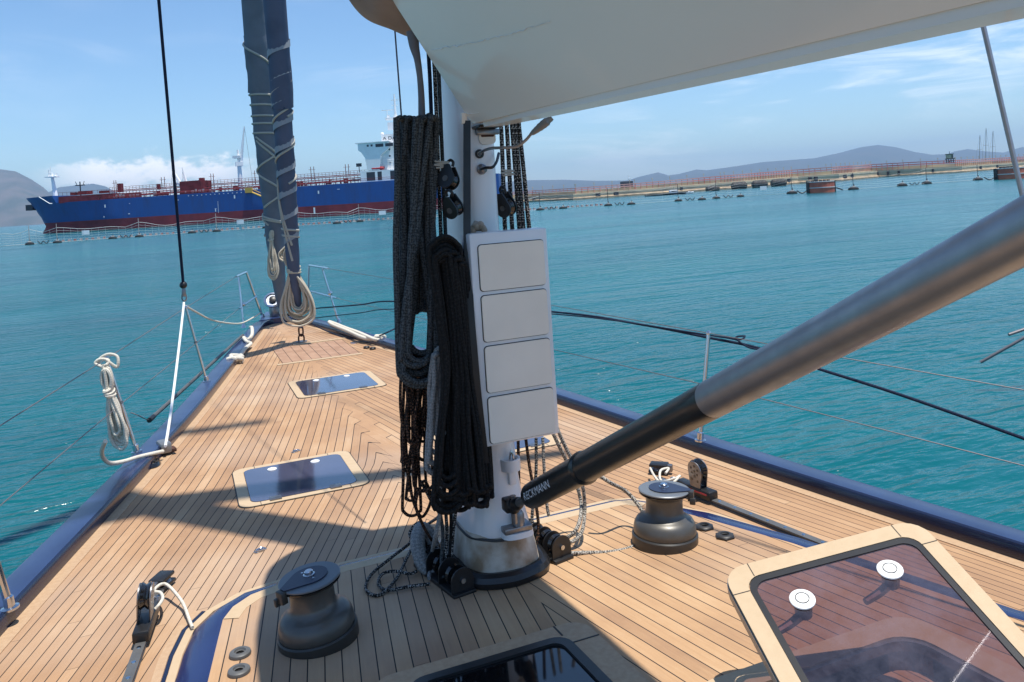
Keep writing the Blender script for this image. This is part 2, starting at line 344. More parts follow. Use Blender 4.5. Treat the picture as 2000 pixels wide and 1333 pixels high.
# ------------------------------------------------------------------ water
wm = bpy.data.materials.new('sea_water'); wm.use_nodes = True; n, l = wm.node_tree.nodes, wm.node_tree.links; p = n['Principled BSDF']
tcn = nd(n, 'ShaderNodeTexCoord')
def wv(scale, sx_, sy_, det, rough, rot, dist=0.):
    mp = nd(n, 'ShaderNodeMapping'); mp.inputs['Scale'].default_value = (sx_, sy_, 1); mp.inputs['Rotation'].default_value = (0, 0, rot); l.new(tcn.outputs['Object'], mp.inputs[0])
    x = nd(n, 'ShaderNodeTexNoise'); x.inputs['Scale'].default_value = scale; x.inputs['Detail'].default_value = det; x.inputs['Roughness'].default_value = rough; x.inputs['Distortion'].default_value = dist; l.new(mp.outputs[0], x.inputs['Vector']); return x.outputs[0]
A = lambda op, a, b=None, c=None, cl=False: mth(n, l, op, a, b, c, cl)
def ridge(x): return A('SUBTRACT', 1., A('MULTIPLY', A('ABSOLUTE', A('SUBTRACT', x, .5)), 2.6))
hgt = A('ADD', A('ADD', A('MULTIPLY', ridge(wv(1.5, .55, 1.5, 3, .5, -.25, .4)), .085), A('MULTIPLY', wv(5.5, .6, 1.5, 3, .5, .2, .2), .048)), A('MULTIPLY', wv(.16, .5, 1.4, 3, .55, .1), .45))
b = nd(n, 'ShaderNodeBump'); b.inputs['Strength'].default_value = 1.; b.inputs['Distance'].default_value = 1.15; wind = nd(n, 'ShaderNodeMapRange'); l.new(wv(.05, .5, 1.8, 4, .6, -.4, .5), wind.inputs[0]); wind.inputs[1].default_value = .35; wind.inputs[2].default_value = .65; wind.inputs[3].default_value = .55; wind.inputs[4].default_value = 1.25; l.new(A('MULTIPLY', hgt, wind.outputs[0]), b.inputs['Height']); l.new(b.outputs[0], p.inputs['Normal'])
big = wv(.035, .6, 2.2, 5, .6, .3, .6); cm = nd(n, 'ShaderNodeMix', data_type='RGBA'); rr = nd(n, 'ShaderNodeMapRange'); l.new(big, rr.inputs[0]); rr.inputs[1].default_value = .35; rr.inputs[2].default_value = .65
l.new(rr.outputs[0], cm.inputs[0]); cm.inputs[6].default_value = (.0, .078, .098, 1); cm.inputs[7].default_value = (.004, .118, .132, 1); l.new(cm.outputs[2], p.inputs['Base Color'])
p.inputs['Specular IOR Level'].default_value = .5; p.inputs['Roughness'].default_value = .18; p.inputs['IOR'].default_value = 1.33
mb = MB(); S = 16600.
mb.add([(-S, -S, ZW), (S, -S, ZW), (S, S, ZW), (-S, S, ZW)], [(0, 1, 2, 3)])
struct(mb.build('water', wm, smooth=0))
# ------------------------------------------------------------------ hills
def hill_mat(name, c1, c2):
    return mat(name, c1, .95, col2=c2, cs=.0035, spec=.05)
def hill(name, prof, D, m, depth=1800., rise=0.):
    """prof: silhouette points in picture order, set at their own distance D as a ridge with two flanks"""
    mb = MB(); rows = []
    P = []
    for i in range(len(prof)-1):
        (xa, ya), (xb, yb) = prof[i], prof[i+1]; k = max(1, int(abs(xb-xa)/6))
        for t in range(k): P.append((xa+(xb-xa)*t/k, ya+(yb-ya)*t/k))
    P.append(prof[-1]); nr = 11; N = len(P)
    for (x, y) in P:
        top = atd(x, y, D); d = Vector((top.x-CAM.x, top.y-CAM.y, 0)).normalized(); h = top.z-ZW
        row = []
        for j in range(nr):
            t = j/(nr-1)*2-1; q = top+d*(depth*t); pr = (1-abs(t)**1.25)
            nz = noise.fractal(Vector((q.x/520, q.y/520, 3)), 1., 2., 5)
            q.z = ZW-3+(h+3)*pr*(1+(.35*nz*abs(t)*(1 if abs(t) < .99 else 0))) if abs(t) > 1e-6 else ZW+h
            row.append(q)
        rows.append(row)
    vs = [q for r in rows for q in r]; fs = [(i*nr+j, (i+1)*nr+j, (i+1)*nr+j+1, i*nr+j+1) for i in range(N-1) for j in range(nr-1)]
    fs += [tuple(j for j in range(nr)), tuple((N-1)*nr+j for j in range(nr-1, -1, -1))]
    mb.add(vs, fs); return struct(mb.build(name, m, smooth=60))
hm = hill_mat('scrub_hillside', (.06, .07, .05), (.13, .11, .09)); hm2 = hill_mat('far_hillside', (.045, .055, .045), (.075, .075, .06))
hill('hills', [(-260, 300), (-150, 312), (-60, 322), (0, 331), (30, 335), (60, 350), (84, 366), (104, 384), (125, 404), (150, 425), (170, 434)], 9000, hm, 2000)
hill('hills', [(60, 432), (90, 378), (116, 366), (135, 364), (160, 361), (182, 359), (205, 364), (235, 380), (280, 392), (340, 402), (420, 407)], 13000, hm2, 2500)
hill('hills', [(1000+x/2, 250+y/2) for x, y in ((-120, 230), (-20, 212), (50, 205), (200, 203), (330, 207), (450, 206), (500, 191), (570, 174), (610, 186), (650, 181), (720, 163), (760, 166), (850, 154), (980, 134), (1100, 125), (1180, 119), (1280, 98), (1340, 82), (1370, 75), (1430, 67), (1500, 76), (1580, 96), (1640, 105), (1700, 103), (1730, 92), (1780, 83), (1850, 92), (1920, 97), (1990, 76), (2050, 70), (2150, 90), (2300, 70))], 13500, hm2, 2500)
# ------------------------------------------------------------------ yacht deck, rail and hull
mb = MB(); NX = 30; ys = [-8, -6.5, -5, -4, -3, -2.4, -1.8]+[-1.2+i*.15 for i in range(int((YB+1.2)/.15)+1)]
ys = [y for y in ys if y < YB-.35]+[YB-.3, YB-.25, YB-.2, YB-.15, YB-.1, YB-.06, YB-.03, YB-.01, YB]
vs = []; uvv = []
def fan(y): return 1+.12*(max(2., min(5., y))-4)
for y in ys:
    bc = max(bowcut(y), .02)
    for k in range(NX+1):
        t = k/NX*2-1; w_ = (wp(y) if t < 0 else ws(y)); x = t*w_*bc
        vs.append((x, y, 0)); uvv.append(((w_-abs(x))/fan(y), y))
R_ = NX+1; fs = [(i*R_+k, i*R_+k+1, (i+1)*R_+k+1, (i+1)*R_+k) for i in range(len(ys)-1) for k in range(NX)]
mb.add(vs, fs, [[uvv[i] for i in f] for f in fs]); struct(mb.build('deck', 'teak', smooth=0))
def edge(y, side): return (-wp(y) if side < 0 else ws(y))*max(bowcut(y), 0.)
LOOP = [(edge(y, -1), y) for y in ys]+[(edge(y, 1), y) for y in reversed(ys[:-1])]
def outn(i):
    a = Vector(LOOP[max(i-1, 0)]); b_ = Vector(LOOP[min(i+1, len(LOOP)-1)]); t = (b_-a).normalized(); return Vector((-t.y, t.x))
def sweep(name, sec, m, closed=True, **k):
    mb = MB(); c = len(sec); vs = []
    for i, p_ in enumerate(LOOP):
        nn = outn(i)
        for d_, z in sec: vs.append((p_[0]+nn.x*d_, p_[1]+nn.y*d_, z))
    N = len(LOOP); fs = [(i*c+j, i*c+(j+1) % c, (i+1)*c+(j+1) % c, (i+1)*c+j) for i in range(N-1) for j in range(c if closed else c-1)]
    mb.add(vs, fs); return struct(mb.build(name, m, **k))
sweep('margin_plank', [(-.062, -.01), (-.062, .004), (-.004, .004), (-.004, -.01)], 'teak_plain')
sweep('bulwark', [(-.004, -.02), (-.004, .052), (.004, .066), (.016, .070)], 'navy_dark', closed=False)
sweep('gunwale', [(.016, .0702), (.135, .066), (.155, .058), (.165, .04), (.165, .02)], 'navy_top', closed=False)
sweep('hull', [(.165, .02), (.16, -.3), (.08, -1.0), (-.05, -1.9)], 'navy', closed=False)
# ------------------------------------------------------------------ coachroof
def rz(y): return .016+.038*max(0, 3.66-y)
def roof_u(y): return .97+.155*(3.3-y)
# outline front to back, right side then left
RR = [(1.30, 1.9), (1.13, 2.75), (.99, 3.2), (.88, 3.5), (.83, 3.585), (.76, 3.61)]; RL = [(-.90, 3.56), (-1.0, 3.525), (-1.075, 3.45), (-1.115, 3.36), (-1.14, 3.2), (-1.185, 2.9), (-1.26, 2.4), (-1.34, 1.9)]
RR = [(2.0, -1.0), (1.62, 1.0)]+RR; RL = RL+[(-1.5, 1.0), (-1.75, -1.0)]
rl = RR+RL
def rtop(p_, dz=0): return (p_[0], p_[1], rz(p_[1])+dz)
# teak top as rows so it can follow the wedge
def side_x(tab, y):
    for i in range(len(tab)-1):
        (xa, ya), (xb, yb) = tab[i], tab[i+1]
        if min(ya, yb) <= y <= max(ya, yb) and abs(yb-ya) > 1e-9: return xa+(xb-xa)*(y-ya)/(yb-ya)
    return tab[0][0]
mb = MB(); OPN = (.20, .95, 1.25, 2.0)
ysr = [-1+i*.15 for i in range(30)]; ysr = sorted([y for y in ysr if y < 3.3]+[OPN[2], 3.3, 3.36, 3.45, 3.525, 3.56]+[])
OPN = (.20, .95, 1.25, 2.0)   # open hatch hole x0,x1,y0,y1 (cut from the roof)
vs = []; uvv = []; xs_l = []
for y in ysr:
    xl, xr = side_x(RL, y), side_x(RR, y)
    cols = [xl+(0-xl)*k/6 for k in range(6)]+[0, .14, OPN[0], OPN[1]]+[OPN[1]+(xr-OPN[1])*k/3 for k in (1, 2, 3)]
    if xr < OPN[1]+.02: cols = cols[:8]+[.14+(xr-.14)*k/5 for k in range(1, 6)]
    for x in cols: vs.append((x, y, rz(y))); uvv.append((roof_u(y)-abs(x), y))
RN = 13; fs = []
for i in range(len(ysr)-1):
    for k in range(RN-1):
        if k == 8 and ysr[i] > OPN[2]-.01 and ysr[i+1] < OPN[3]+.01: continue
        fs.append((i*RN+k, i*RN+k+1, (i+1)*RN+k+1, (i+1)*RN+k))
# front strip closing to y=3.61
i0 = len(vs); fs2 = []
mb.add(vs, fs, [[uvv[i] for i in f] for f in fs])
ytop = 3.60; xl, xr = -.90, .76
b0 = (len(ysr)-1)*RN
vs3 = [mb.v[b0+k].copy() for k in range(RN)]; vt = [Vector((max(-.88, min(.80, v.x)), 3.60, rz(3.60))) for v in vs3]
U3 = [(roof_u(v.y)-abs(v.x), v.y) for v in vs3+vt]; f3 = [(k, k+1, RN+k+1, RN+k) for k in range(RN-1)]
mb.add(vs3+vt, f3, [[U3[i] for i in f] for f in f3])
roof_teak = mb.build('coachroof', 'teak_roof', smooth=20); struct(roof_teak)
# navy shoulder round the coachroof
OUT = []
def off_loop(L, d_):
    r = []
    for i in range(len(L)):
        a = Vector(L[max(i-1, 0)]); b_ = Vector(L[min(i+1, len(L)-1)]); t = (b_-a).normalized(); r.append((L[i][0]+t.y*d_[i], L[i][1]-t.x*d_[i]))
    return r
FR = [(.60, 3.612), (.2, 3.612), (-.2, 3.612), (-.6, 3.60)]
ring_ = RR+FR+RL
wd = [.11 if y < 3.3 else .11-(.11-.042)*min(1, (y-3.3)/.22) for x, y in ring_]
for i, (x, y) in enumerate(ring_):
    if x < -.85: wd[i] = {3.56: .05, 3.525: .066, 3.45: .085, 3.36: .105}.get(y, .12)
o1 = off_loop(ring_, wd); om = off_loop(ring_, [w*.55 for w in wd])
mb = MB(); vs = []
for i, (x, y) in enumerate(ring_):
    h = rz(y); vs += [(x, y, h-.0005), (om[i][0], om[i][1], h-.002+.004*(wd[i] > .05)), (o1[i][0], o1[i][1], max(.002, h-.035 if wd[i] > .05 else h*.5)), (o1[i][0], o1[i][1], -.01)]
c = 4; mb.add(vs, [(i*c+j, i*c+j+1, (i+1)*c+j+1, (i+1)*c+j) for i in range(len(ring_)-1) for j in range(c-1)])
struct(mb.build('coachroof_shoulder', 'navy', smooth=50))
# pale margin planks inside the shoulder and on deck before it
def band(name, L, wa, wb, z, m, thick=.003):
    a = off_loop(L, [wa]*len(L)); b_ = off_loop(L, [wb]*len(L)); mb = MB(); vs = []
    for i in range(len(L)):
        za = (rz(L[i][1]) if z is None else z); vs += [(*a[i], za), (*a[i], za+thick), (*b_[i], za+thick), (*b_[i], za)]
    mb.add(vs, [(i*4+j, i*4+(j+1) % 4, (i+1)*4+(j+1) % 4, (i+1)*4+j) for i in range(len(L)-1) for j in range(4)])
    return struct(mb.build(name, m, smooth=40))
fr_in = [p_ for p_ in ring_ if p_[1] > 3.35]
band('margin_plank', fr_in, -.062, -.002, None, 'teak_trim')
band('margin_plank', o1, .003, .034, .001, 'teak_trim')
lo_ = [q for q in o1 if q[0] < -1.05 and q[1] < 3.6]
band('deck_inlay', lo_, .036, .050, .0008, 'navy_dark')
band('margin_plank', lo_, .052, .085, .001, 'teak_plain')
# ------------------------------------------------------------------ hatches
def hatch(x0, x1, y0, y1, label, z=0., rim=.06, glass='glass', handles=True):
    t = thing('deck_hatch', label, 'hatch', ((x0+x1)/2, (y0+y1)/2, z), 'tinted glass hatches in the teak deck')
    o_ = rrect(x0-rim, x1+rim, y0-rim*.8, y1+rim*.8, rim*1.1); i_ = rrect(x0, x1, y0, y1, .05)
    k_ = rrect(x0-rim-.006, x1+rim+.006, y0-rim*.8-.006, y1+rim*.8+.006, rim*1.13)
    MB().ring(k_, o_, z, z+.0035).build('seam', 'caulk', t)
    MB().ring(o_, i_, z, z+.006).build('frame', 'teak_trim', t)
    g = rrect(x0+.003, x1-.003, y0+.003, y1-.003, .048); MB().prism(g, z, z+.008).build('glass', glass, t)
    mb = MB()
    for cx, cy in ((x0-rim*.5, y0-rim*.4), (x1+rim*.5, y0-rim*.4)): pass
    # seams of the frame joints
    mb.box((x0+.07, y1+rim*.4, z+.0062), (.0016, rim*.4, .0006)); mb.box((x1-.07, y1+rim*.4, z+.0062), (.0016, rim*.4, .0006)); mb.box((x0+.05, y0-rim*.4, z+.0062), (.0016, rim*.4, .0006)); mb.box((x1-.05, y0-rim*.4, z+.0062), (.0016, rim*.4, .0006))
    mb.split('frame_joint', 'caulk', t)
    if handles:
        for s_ in (-1, 1):
            hx = (x0+x1)/2+s_*(x1-x0)*.22; MB().lathe([(.028, z+.008), (.028, z+.012), (.024, z+.014), (.018, z+.014), (.017, z+.0125), (.012, z+.0125), (.0, z+.0126)], (hx, y1-.085, 0), 20, cap=False).build('handle', 'handle', t)
            MB().box(((x0+x1)/2+s_*(x1-x0)*.28, y0+.0, z+.010), (.032, .026, .005), bev=.003).build('hinge', 'steel_dull', t)
    return t
hatch(-.91, -.32, 4.66, 5.27, 'blue tinted glass hatch with two handle discs, port of the mast, half in shade', rim=.06)
hatch(.36, .93, 4.70, 5.27, 'tinted hatch to starboard, almost wholly hidden behind the mast and its white box', rim=.06)
hatch(-.29, .35, 7.02, 7.66, 'blue tinted glass hatch in full sun, the middle one towards the bow', rim=.06)
# wood-topped locker hatch on the foredeck
t = thing('locker_hatch', 'flush teak locker hatch with pale wood battens on the foredeck under the hanging rope coil', 'hatch', (.12, 9.2, 0))
mb = MB(); mb.box((.10, 8.62, .003), (.44, .028, .004)); mb.build('batten', 'teak_trim', t)
mb = MB(); mb.box((.27, 9.75, .003), (.31, .028, .004)); mb.build('batten', 'teak_trim', t)
MB().box((.12, 9.18, .0012), (.40, .50, .0012)).build('lid', mat('locker_teak', (.40, .24, .15), .65, col2=(.30, .17, .10), cs=6), t)
mb = MB()
for k in range(9): mb.box((-.28+k*.1, 9.18, .003), (.0018, .5, .0012))
mb.split('seam', 'caulk', t)
tag(MB().lathe([(.07, .001), (.07, .006), (.055, .010), (0, .011)], (.62, 9.35, 0), 24).build('deck_plate', 'steel', origin=(.62, 9.35, 0)), 'round polished steel plate in the foredeck near the starboard rail', 'deck plate')
for i, q in enumerate(((716, 681), (728, 683))):
    c_ = at(*q); tag(MB().lathe([(.035, 0), (.035, .018), (.028, .024), (.016, .024), (.014, .012), (0, .012)], c_, 16, cap=False).build('screw_plug', 'black', origin=c_), ('small dark round cap on the foredeck, the one nearer the bow' if i == 0 else 'small dark round cap on the foredeck, the one nearer the white rope knot'), 'deck plug', 'dark caps on the foredeck')
# bow handgrip inlays, small deck cleats
for i, (q, lab) in enumerate((((578, 883), 'small chrome folding padeye just ahead of the shaded hatch'), ((508, 1077), 'small chrome folding padeye on sunlit planks ahead of the left winch'))):
    c_ = at(*q); t = thing('padeye', lab, 'padeye', c_, 'chrome folding padeyes'); a = Matrix.Rotation(.5, 4, 'Z')
    MB().box(c_+Vector((0, 0, .003)), (.03, .012, .003), a, .002).build('plate', 'steel', t)
    MB().tube([c_+a@Vector((.02*math.cos(b), .012*math.sin(b), .009)) for b in [k*PI/4 for k in range(8)]], .0035, 6, sub=2, closed=True).build('ring', 'steel', t)
    mb = MB()
    for s_ in (-1, 1): mb.lathe([(.005, .005), (.005, .008), (0, .009)], c_+a@Vector((.024*s_, 0, 0)), 8)
    mb.split('screw', 'steel_dull', t)
# ------------------------------------------------------------------ winches
def winch(label, loc, cant, capang, stripper=True):
    loc = Vector(loc)
    t = local_thing('winch', label, 'winch', loc, 'deck winches beside the mast')
    t.rotation_euler = (0, cant, 0); t.scale = (1, 1, .9)
    MB().lathe([(.141, 0), (.143, .004), (.143, .052), (.138, .058), (.134, .058)], n=48).build('base', 'winch_base', t)
    MB().lathe([(.134, .058), (.136, .062), (.135, .085), (.131, .105), (.122, .122), (.108, .131), (.095, .138), (.084, .150), (.080, .165), (.079, .205), (.081, .224), (.088, .236), (.092, .240)], n=48).build('drum', 'bronze', t)
    MB().lathe([(.090, .240), (.104, .243), (.109, .247), (.1095, .252), (.104, .2545)], n=48).build('lower_jaw', 'black_gloss', t)
    MB().lathe([(.104, .2545), (.110, .2575), (.111, .263), (.107, .2665), (.04, .2675), (0, .2675)], n=48, cap=False).build('upper_jaw', 'winch_top', t)
    # navy teardrop cap with the feeder arm
    P = []; ca = capang
    for k in range(21):
        b = math.radians(60+240*k/20); P.append((.066*math.cos(b), .066*math.sin(b)))
    P.append((.112, -.012)); P.append((.112, .014))
    Rm = Matrix.Rotation(ca, 4, 'Z'); MB().prism(P, .2676, .2725, Rm).build('cap', 'winch_cap', t)
    mb = MB(); mb.box(Rm@Vector((.116, 0, .245)), (.012, .02, .024), Rm, .004); mb.box(Rm@Vector((.125, -.018, .225)), (.012, .008, .016), Rm, .004); mb.build('feeder_arm', 'winch_base', t)
    b_ = MB(); b_.lathe([(.021, .2725), (.021, .277), (.016, .279), (.016, .288), (.013, .291), (0, .291)], n=20, cap=False); b_.build('socket', 'steel', t)
    mb = MB()
    for s_ in (-1, 1): mb.lathe([(.005, .2725), (.005, .2745), (0, .275)], (Rm@Vector((.005, .036*s_, 0))), 8)
    mb.split('screw', 'steel', t)
    return t
winch('large grey self-tailing winch in the shade at the lower left, with navy top', at(624, 1252, .03), -.09, math.radians(205))
winch('sunlit bronze-grey self-tailing winch right of the mast, with pale grey top ring', at(1299, 1062, .03), .05, math.radians(-42))
# ------------------------------------------------------------------ little sockets beside the winches
def socket(q, label, hexa=False):
    c_ = at(*q, .045); t = thing('deck_socket', label, 'deck fitting', (c_.x, c_.y, rz(c_.y)), 'round grey sockets beside the winches'); z = rz(c_.y)
    n_ = 6 if hexa else 28
    MB().lathe([(.037, z), (.038, z+.006), (.036, z+.012), (.030, z+.016), (.020, z+.0165), (.017, z+.010), (.014, z+.009)], (c_.x, c_.y, 0), 28, cap=False).build('collar', 'winch_base' if hexa else 'frame_dark', t)
    MB().lathe([(.014, z+.005), (.0, z+.005)], (c_.x, c_.y, 0), 16, cap=False).build('well', 'black', t)
    if hexa:
        MB().lathe([(.044, z+.0), (.044, z+.009), (.036, z+.0125)], (c_.x, c_.y, 0), 6, cap=False).build('flange', 'black', t)
M['frame_dark'] = mat('grey_plastic', (.10, .10, .098), .45, noise_s=15, noise_a=.2)
socket((469, 1277), 'round grey socket left of the shaded winch, the one farther from the picture bottom')
socket((467, 1314), 'round grey socket left of the shaded winch, the one at the picture bottom')
socket((1376, 1029), 'black hexagonal socket right of the sunlit winch, nearer to it', True)
socket((1416, 1049), 'black hexagonal socket right of the sunlit winch, nearer the raised hatch', True)
# ------------------------------------------------------------------ genoa tracks with cars
def track(label, p0, p1, carpos, side):
    p0 = Vector(p0); p1 = Vector(p1); L = (p1-p0).length; d = (p1-p0).normalized(); a = math.atan2(d.y, d.x)-PI/2; Rm = Matrix.Rotation(a, 4, 'Z')
    t = local_thing('jib_track', label, 'track', p0, 'jib sheet tracks'); t.rotation_euler = (0, 0, a)
    mb = MB(); mb.prism([(-.017, 0), (.017, 0), (.017, .006), (.011, .010), (.011, .014), (.018, .018), (.018, .024), (-.018, .024), (-.018, .018), (-.011, .014), (-.011, .010), (-.017, .006)], 0, L, Matrix.Rotation(PI/2, 4, 'X')@Matrix.Scale(-1, 4, (0, 0, 1))); mb.build('rail', 'frame_dark', t)
    k = .06; mb = MB()
    while k < L: mb.lathe([(.0085, .0242), (.008, .0258), (.004, .0262), (0, .0255)], (0, k, 0), 12, cap=False); k += .1
    mb.split('screw', 'steel', t)
    c = local_thing('track_car', ('black sheet car with an upright sheave block, on the track left of the coachroof' if side < 0 else 'black sheet car with red stripe and upright holed sheave block, beyond the sunlit winch'), 'track car', p0+d*carpos, 'sheet cars on the jib tracks'); c.rotation_euler = (0, 0, a)
    MB().box((0, 0, .040), (.030, .125, .022), bev=.008).build('body', 'black', c)
    if side > 0: MB().box((.0305, 0, .045), (.001, .105, .004)).build('stripe', 'red', c)
    mb = MB(); mb.box((0, -.135, .036), (.014, .02, .010), bev=.004); mb.tube([(-.018, -.135, .040), (-.016, -.165, .046), (0, -.178, .05), (.016, -.165, .046), (.018, -.135, .040)], .006, 8); mb.build('shackle', 'steel_dull', c)
    # upright sheave block leaning a little
    B = Matrix.Translation((0, .02, .062))@Matrix.Rotation(.10*side, 4, 'Y')@Matrix.Rotation(-.12, 4, 'X')
    cheek = [(-.034, 0), (.034, 0)]+[(.046*math.cos(b), .092+.046*math.sin(b)) for b in [math.radians(-10+200*k_/14) for k_ in range(15)]]
    # cheek plane is Y-Z: map (u,v)->(0,u,v)
    CM = Matrix(((0, 0, 1, 0), (1, 0, 0, 0), (0, 1, 0, 0), (0, 0, 0, 1)))
    for s_ in (-1, 1):
        MB().prism(cheek, s_*.022-.0025, s_*.022+.0025, B@CM).build('cheek', 'steel_dull', c)
    w_ = MB(); w_.lathe([(.047, -.017), (.050, -.014), (.040, 0), (.050, .014), (.047, .017)], (0, 0, 0), 32); w_.v = [B@(Matrix.Translation((0, 0, .092))@(Matrix.Rotation(PI/2, 4, 'Y')@v)) for v in w_.v]; w_.build('sheave', 'black_gloss', c)
    mb = MB()
    for s_ in (-1, 1):
        for (u_, v_) in ((0, .115), (-.022, .10), (.022, .10), (0, .088), (-.018, .075), (.018, .075), (0, .06), (-.02, .04), (.02, .04)):
            q_ = MB().lathe([(.0065, -.0032), (.0065, .0032)], n=10); mb.add([B@(Matrix.Translation((s_*.022, u_, v_))@(Matrix.Rotation(PI/2, 4, 'Y')@v)) for v in q_.v], q_.f)
    mb.split('cheek_hole', 'black_gloss', c)
    return d, a
pr0 = at(1283, 940); pr1 = at(1592, 1064)
dR, aR = track('black jib track along the starboard side of the coachroof, running under the raised hatch', pr0, pr1+(pr1-pr0)*.15, .30, 1)
pl0 = at(312, 1165); pl1 = at(240, 1340)
dL, aL = track('black jib track at the lower left beside the navy coachroof side', (pl0.x, pl0.y, .002), (pl1.x-.06, pl1.y-.6, .002), .30, -1)
def small_block(name, label, c_, ang, tilt=0.):
    """flat swivel block with cheeks, lying on deck"""
    t = local_thing(name, label, 'block', c_, 'small blocks ahead of the tracks'); t.rotation_euler = (tilt, 0, ang)
    MB().box((0, 0, .018), (.036, .055, .007), bev=.006).build('cheek', 'black', t)
    MB().box((0, 0, .050), (.034, .050, .008), bev=.006).build('cheek', 'black', t)
    MB().lathe([(.033, .026), (.024, .034), (.033, .042)], (0, .01, 0), 24).build('sheave', 'steel_dull', t)
    MB().box((0, -.055, .034), (.016, .02, .02), bev=.006).build('becket', 'steel_dull', t)
    MB().lathe([(.02, 0), (.02, .012)], (0, -.02, 0), 16).build('swivel', 'black', t)
small_block('turning_block', 'small black turning block with cream cord, ahead of the sheet car at the lower left', at(317, 1150), -.5)
small_block('turning_block', 'small black turning block with cream cord, ahead of the sheet car behind the sunlit winch', at(1288, 925), .8)
def px_rope(name, label, cat, pts, r, m, group=None, n=8, sub=5, org=None):
    """pts: (px, py, z) on a height plane or (px, py, 'Y', y) on a cross plane"""
    P = [P3(q) for q in pts]; o = MB().tube(P, r, n, sub=sub).build(name, m, origin=org or P[0]); return tag(o, label, cat, group)
def P3(q):
    if len(q) == 3 and not isinstance(q, Vector): return at(q[0], q[1], q[2])
    if len(q) == 4: return aty(q[0], q[1], q[3])
    return Vector(q)
px_rope('cord', 'cream cord from the lower left turning block to the navy coachroof corner', 'cord', [(303, 1190, .07), (312, 1180, .08), (318, 1168, .07), (313, 1158, .06), (300, 1155, .07), (312, 1143, .07), (325, 1142, .06), (342, 1158, .05), (358, 1180, .03), (370, 1212, .02), (376, 1226, .015)], .0065, 'rope_white', 'cream cords on the track blocks')
px_rope('cord', 'cream cord looped through the turning block behind the sunlit winch', 'cord', [(1270, 915, .06), (1278, 930, .06), (1290, 943, .05), (1310, 946, .07), (1328, 930, .08), (1318, 935, .07), (1292, 940, .05), (1290, 920, .07), (1306, 915, .06), (1300, 925, .06)], .0065, 'rope_white', 'cream cords on the track blocks')
# ------------------------------------------------------------------ lower hatch in the roof and the raised hatch
zr = rz(2.4); t = thing('deck_hatch', 'shaded dark glass hatch with teak frame, cut by the bottom edge of the picture', 'hatch', (-.3, 2.35, zr), 'tinted glass hatches in the teak deck')
hx0, hx1, hy0, hy1 = -.60, -.04, 1.95, 2.54
o_ = rrect(hx0-.1, hx1+.1, hy0-.08, hy1+.07, .07); i_ = rrect(hx0, hx1, hy0, hy1, .06); T3 = Matrix.Rotation(-.038, 4, 'X')
def onroof(mb): mb.v = [Vector((v.x, v.y, rz(v.y)+v.z)) for v in mb.v]; return mb
onroof(MB().ring(o_, i_, .0, .016)).build('frame', 'teak_plain', t)
onroof(MB().ring(rrect(hx0, hx1, hy0, hy1, .06), rrect(hx0+.035, hx1-.035, hy0+.035, hy1-.035, .04), .0, .02)).build('rim', 'black', t)
onroof(MB().prism(rrect(hx0+.036, hx1-.036, hy0+.036, hy1-.036, .04), .0, .012)).build('glass', 'glass_dark', t)
mb = MB(); mb.box((hx1-.01, hy1+.035, .0165), (.003, .036, .001)); mb.box((hx1+.05, hy1-.06, .0165), (.05, .003, .001)); onroof(mb).split('frame_joint', 'caulk', t)
# open hatch: coaming and well
x0, x1, y0, y1 = OPN
t = thing('hatch_opening', 'open hatch well with grey lining seen through the raised glass lid', 'hatch opening', ((x0+x1)/2, (y0+y1)/2, rz(1.7)))
rim_o = rrect(x0-.07, x1+.07, y0-.07, y1+.07, .09); rim_i = rrect(x0+.02, x1-.02, y0+.02, y1-.02, .1)
onroof(MB().ring(rim_o, rim_i, .0005, .018)).build('frame', 'teak_trim', t)
onroof(MB().ring(rrect(x0+.02, x1-.02, y0+.02, y1-.02, .1), rrect(x0+.035, x1-.035, y0+.035, y1-.035, .09), -.09, .012)).build('seal', 'frame_grey', t)
gi = rrect(x0+.035, x1-.035, y0+.035, y1-.035, .09); mb = MB(); mb.ring(rrect(x0+.034, x1-.034, y0+.034, y1-.034, .09), gi, -.45, -.02); mb.box(((x0+x1)/2, (y0+y1)/2, -.5), ((x1-x0)/2, (y1-y0)/2, .01)); onroof(mb).build('lining', 'inner', t)
# raised lid
lc = atd(1408, 1118, 2.47); rc = atd(1795, 1015, 2.52); bl = atd(1550, 1385, 2.02)
lc2 = lc; X = (rc-lc); X = X.normalized(); Yv = (bl-lc); Yv = (Yv-X*Yv.dot(X)).normalized(); Zv = X.cross(Yv).normalized()
if Zv.z < 0: Zv = -Zv
LW = .64; LH = .80
LM = Matrix.Translation(lc) @ Matrix(((X.x, Yv.x, Zv.x, 0), (X.y, Yv.y, Zv.y, 0), (X.z, Yv.z, Zv.z, 0), (0, 0, 0, 1)))
t = thing('raised_hatch', 'open hatch lid of clear tinted glass in pale teak frame, at the lower right', 'hatch lid', lc)
fo = rrect(0, LW, 0, LH, .07); fi = rrect(.050, LW-.047, .052, LH-.05, .05); fg = rrect(.052, LW-.049, .054, LH-.052, .05); fs_ = rrect(.070, LW-.066, .074, LH-.07, .04)
MB().ring(fo, fi, -.004, .006, LM).build('frame', 'teak_trim', t)
MB().ring(rrect(-.004, LW+.004, -.004, LH+.004, .075), rrect(.03, LW-.03, .03, LH-.03, .05), -.036, -.0045, LM).build('rim', 'frame_grey', t)
MB().ring(fg, fs_, -.003, .0045, LM).build('glass_border', 'black', t)
gm = bpy.data.materials.new('clear_tinted_glass'); gm.use_nodes = True; n, l = gm.node_tree.nodes, gm.node_tree.links; n.remove(n['Principled BSDF'])
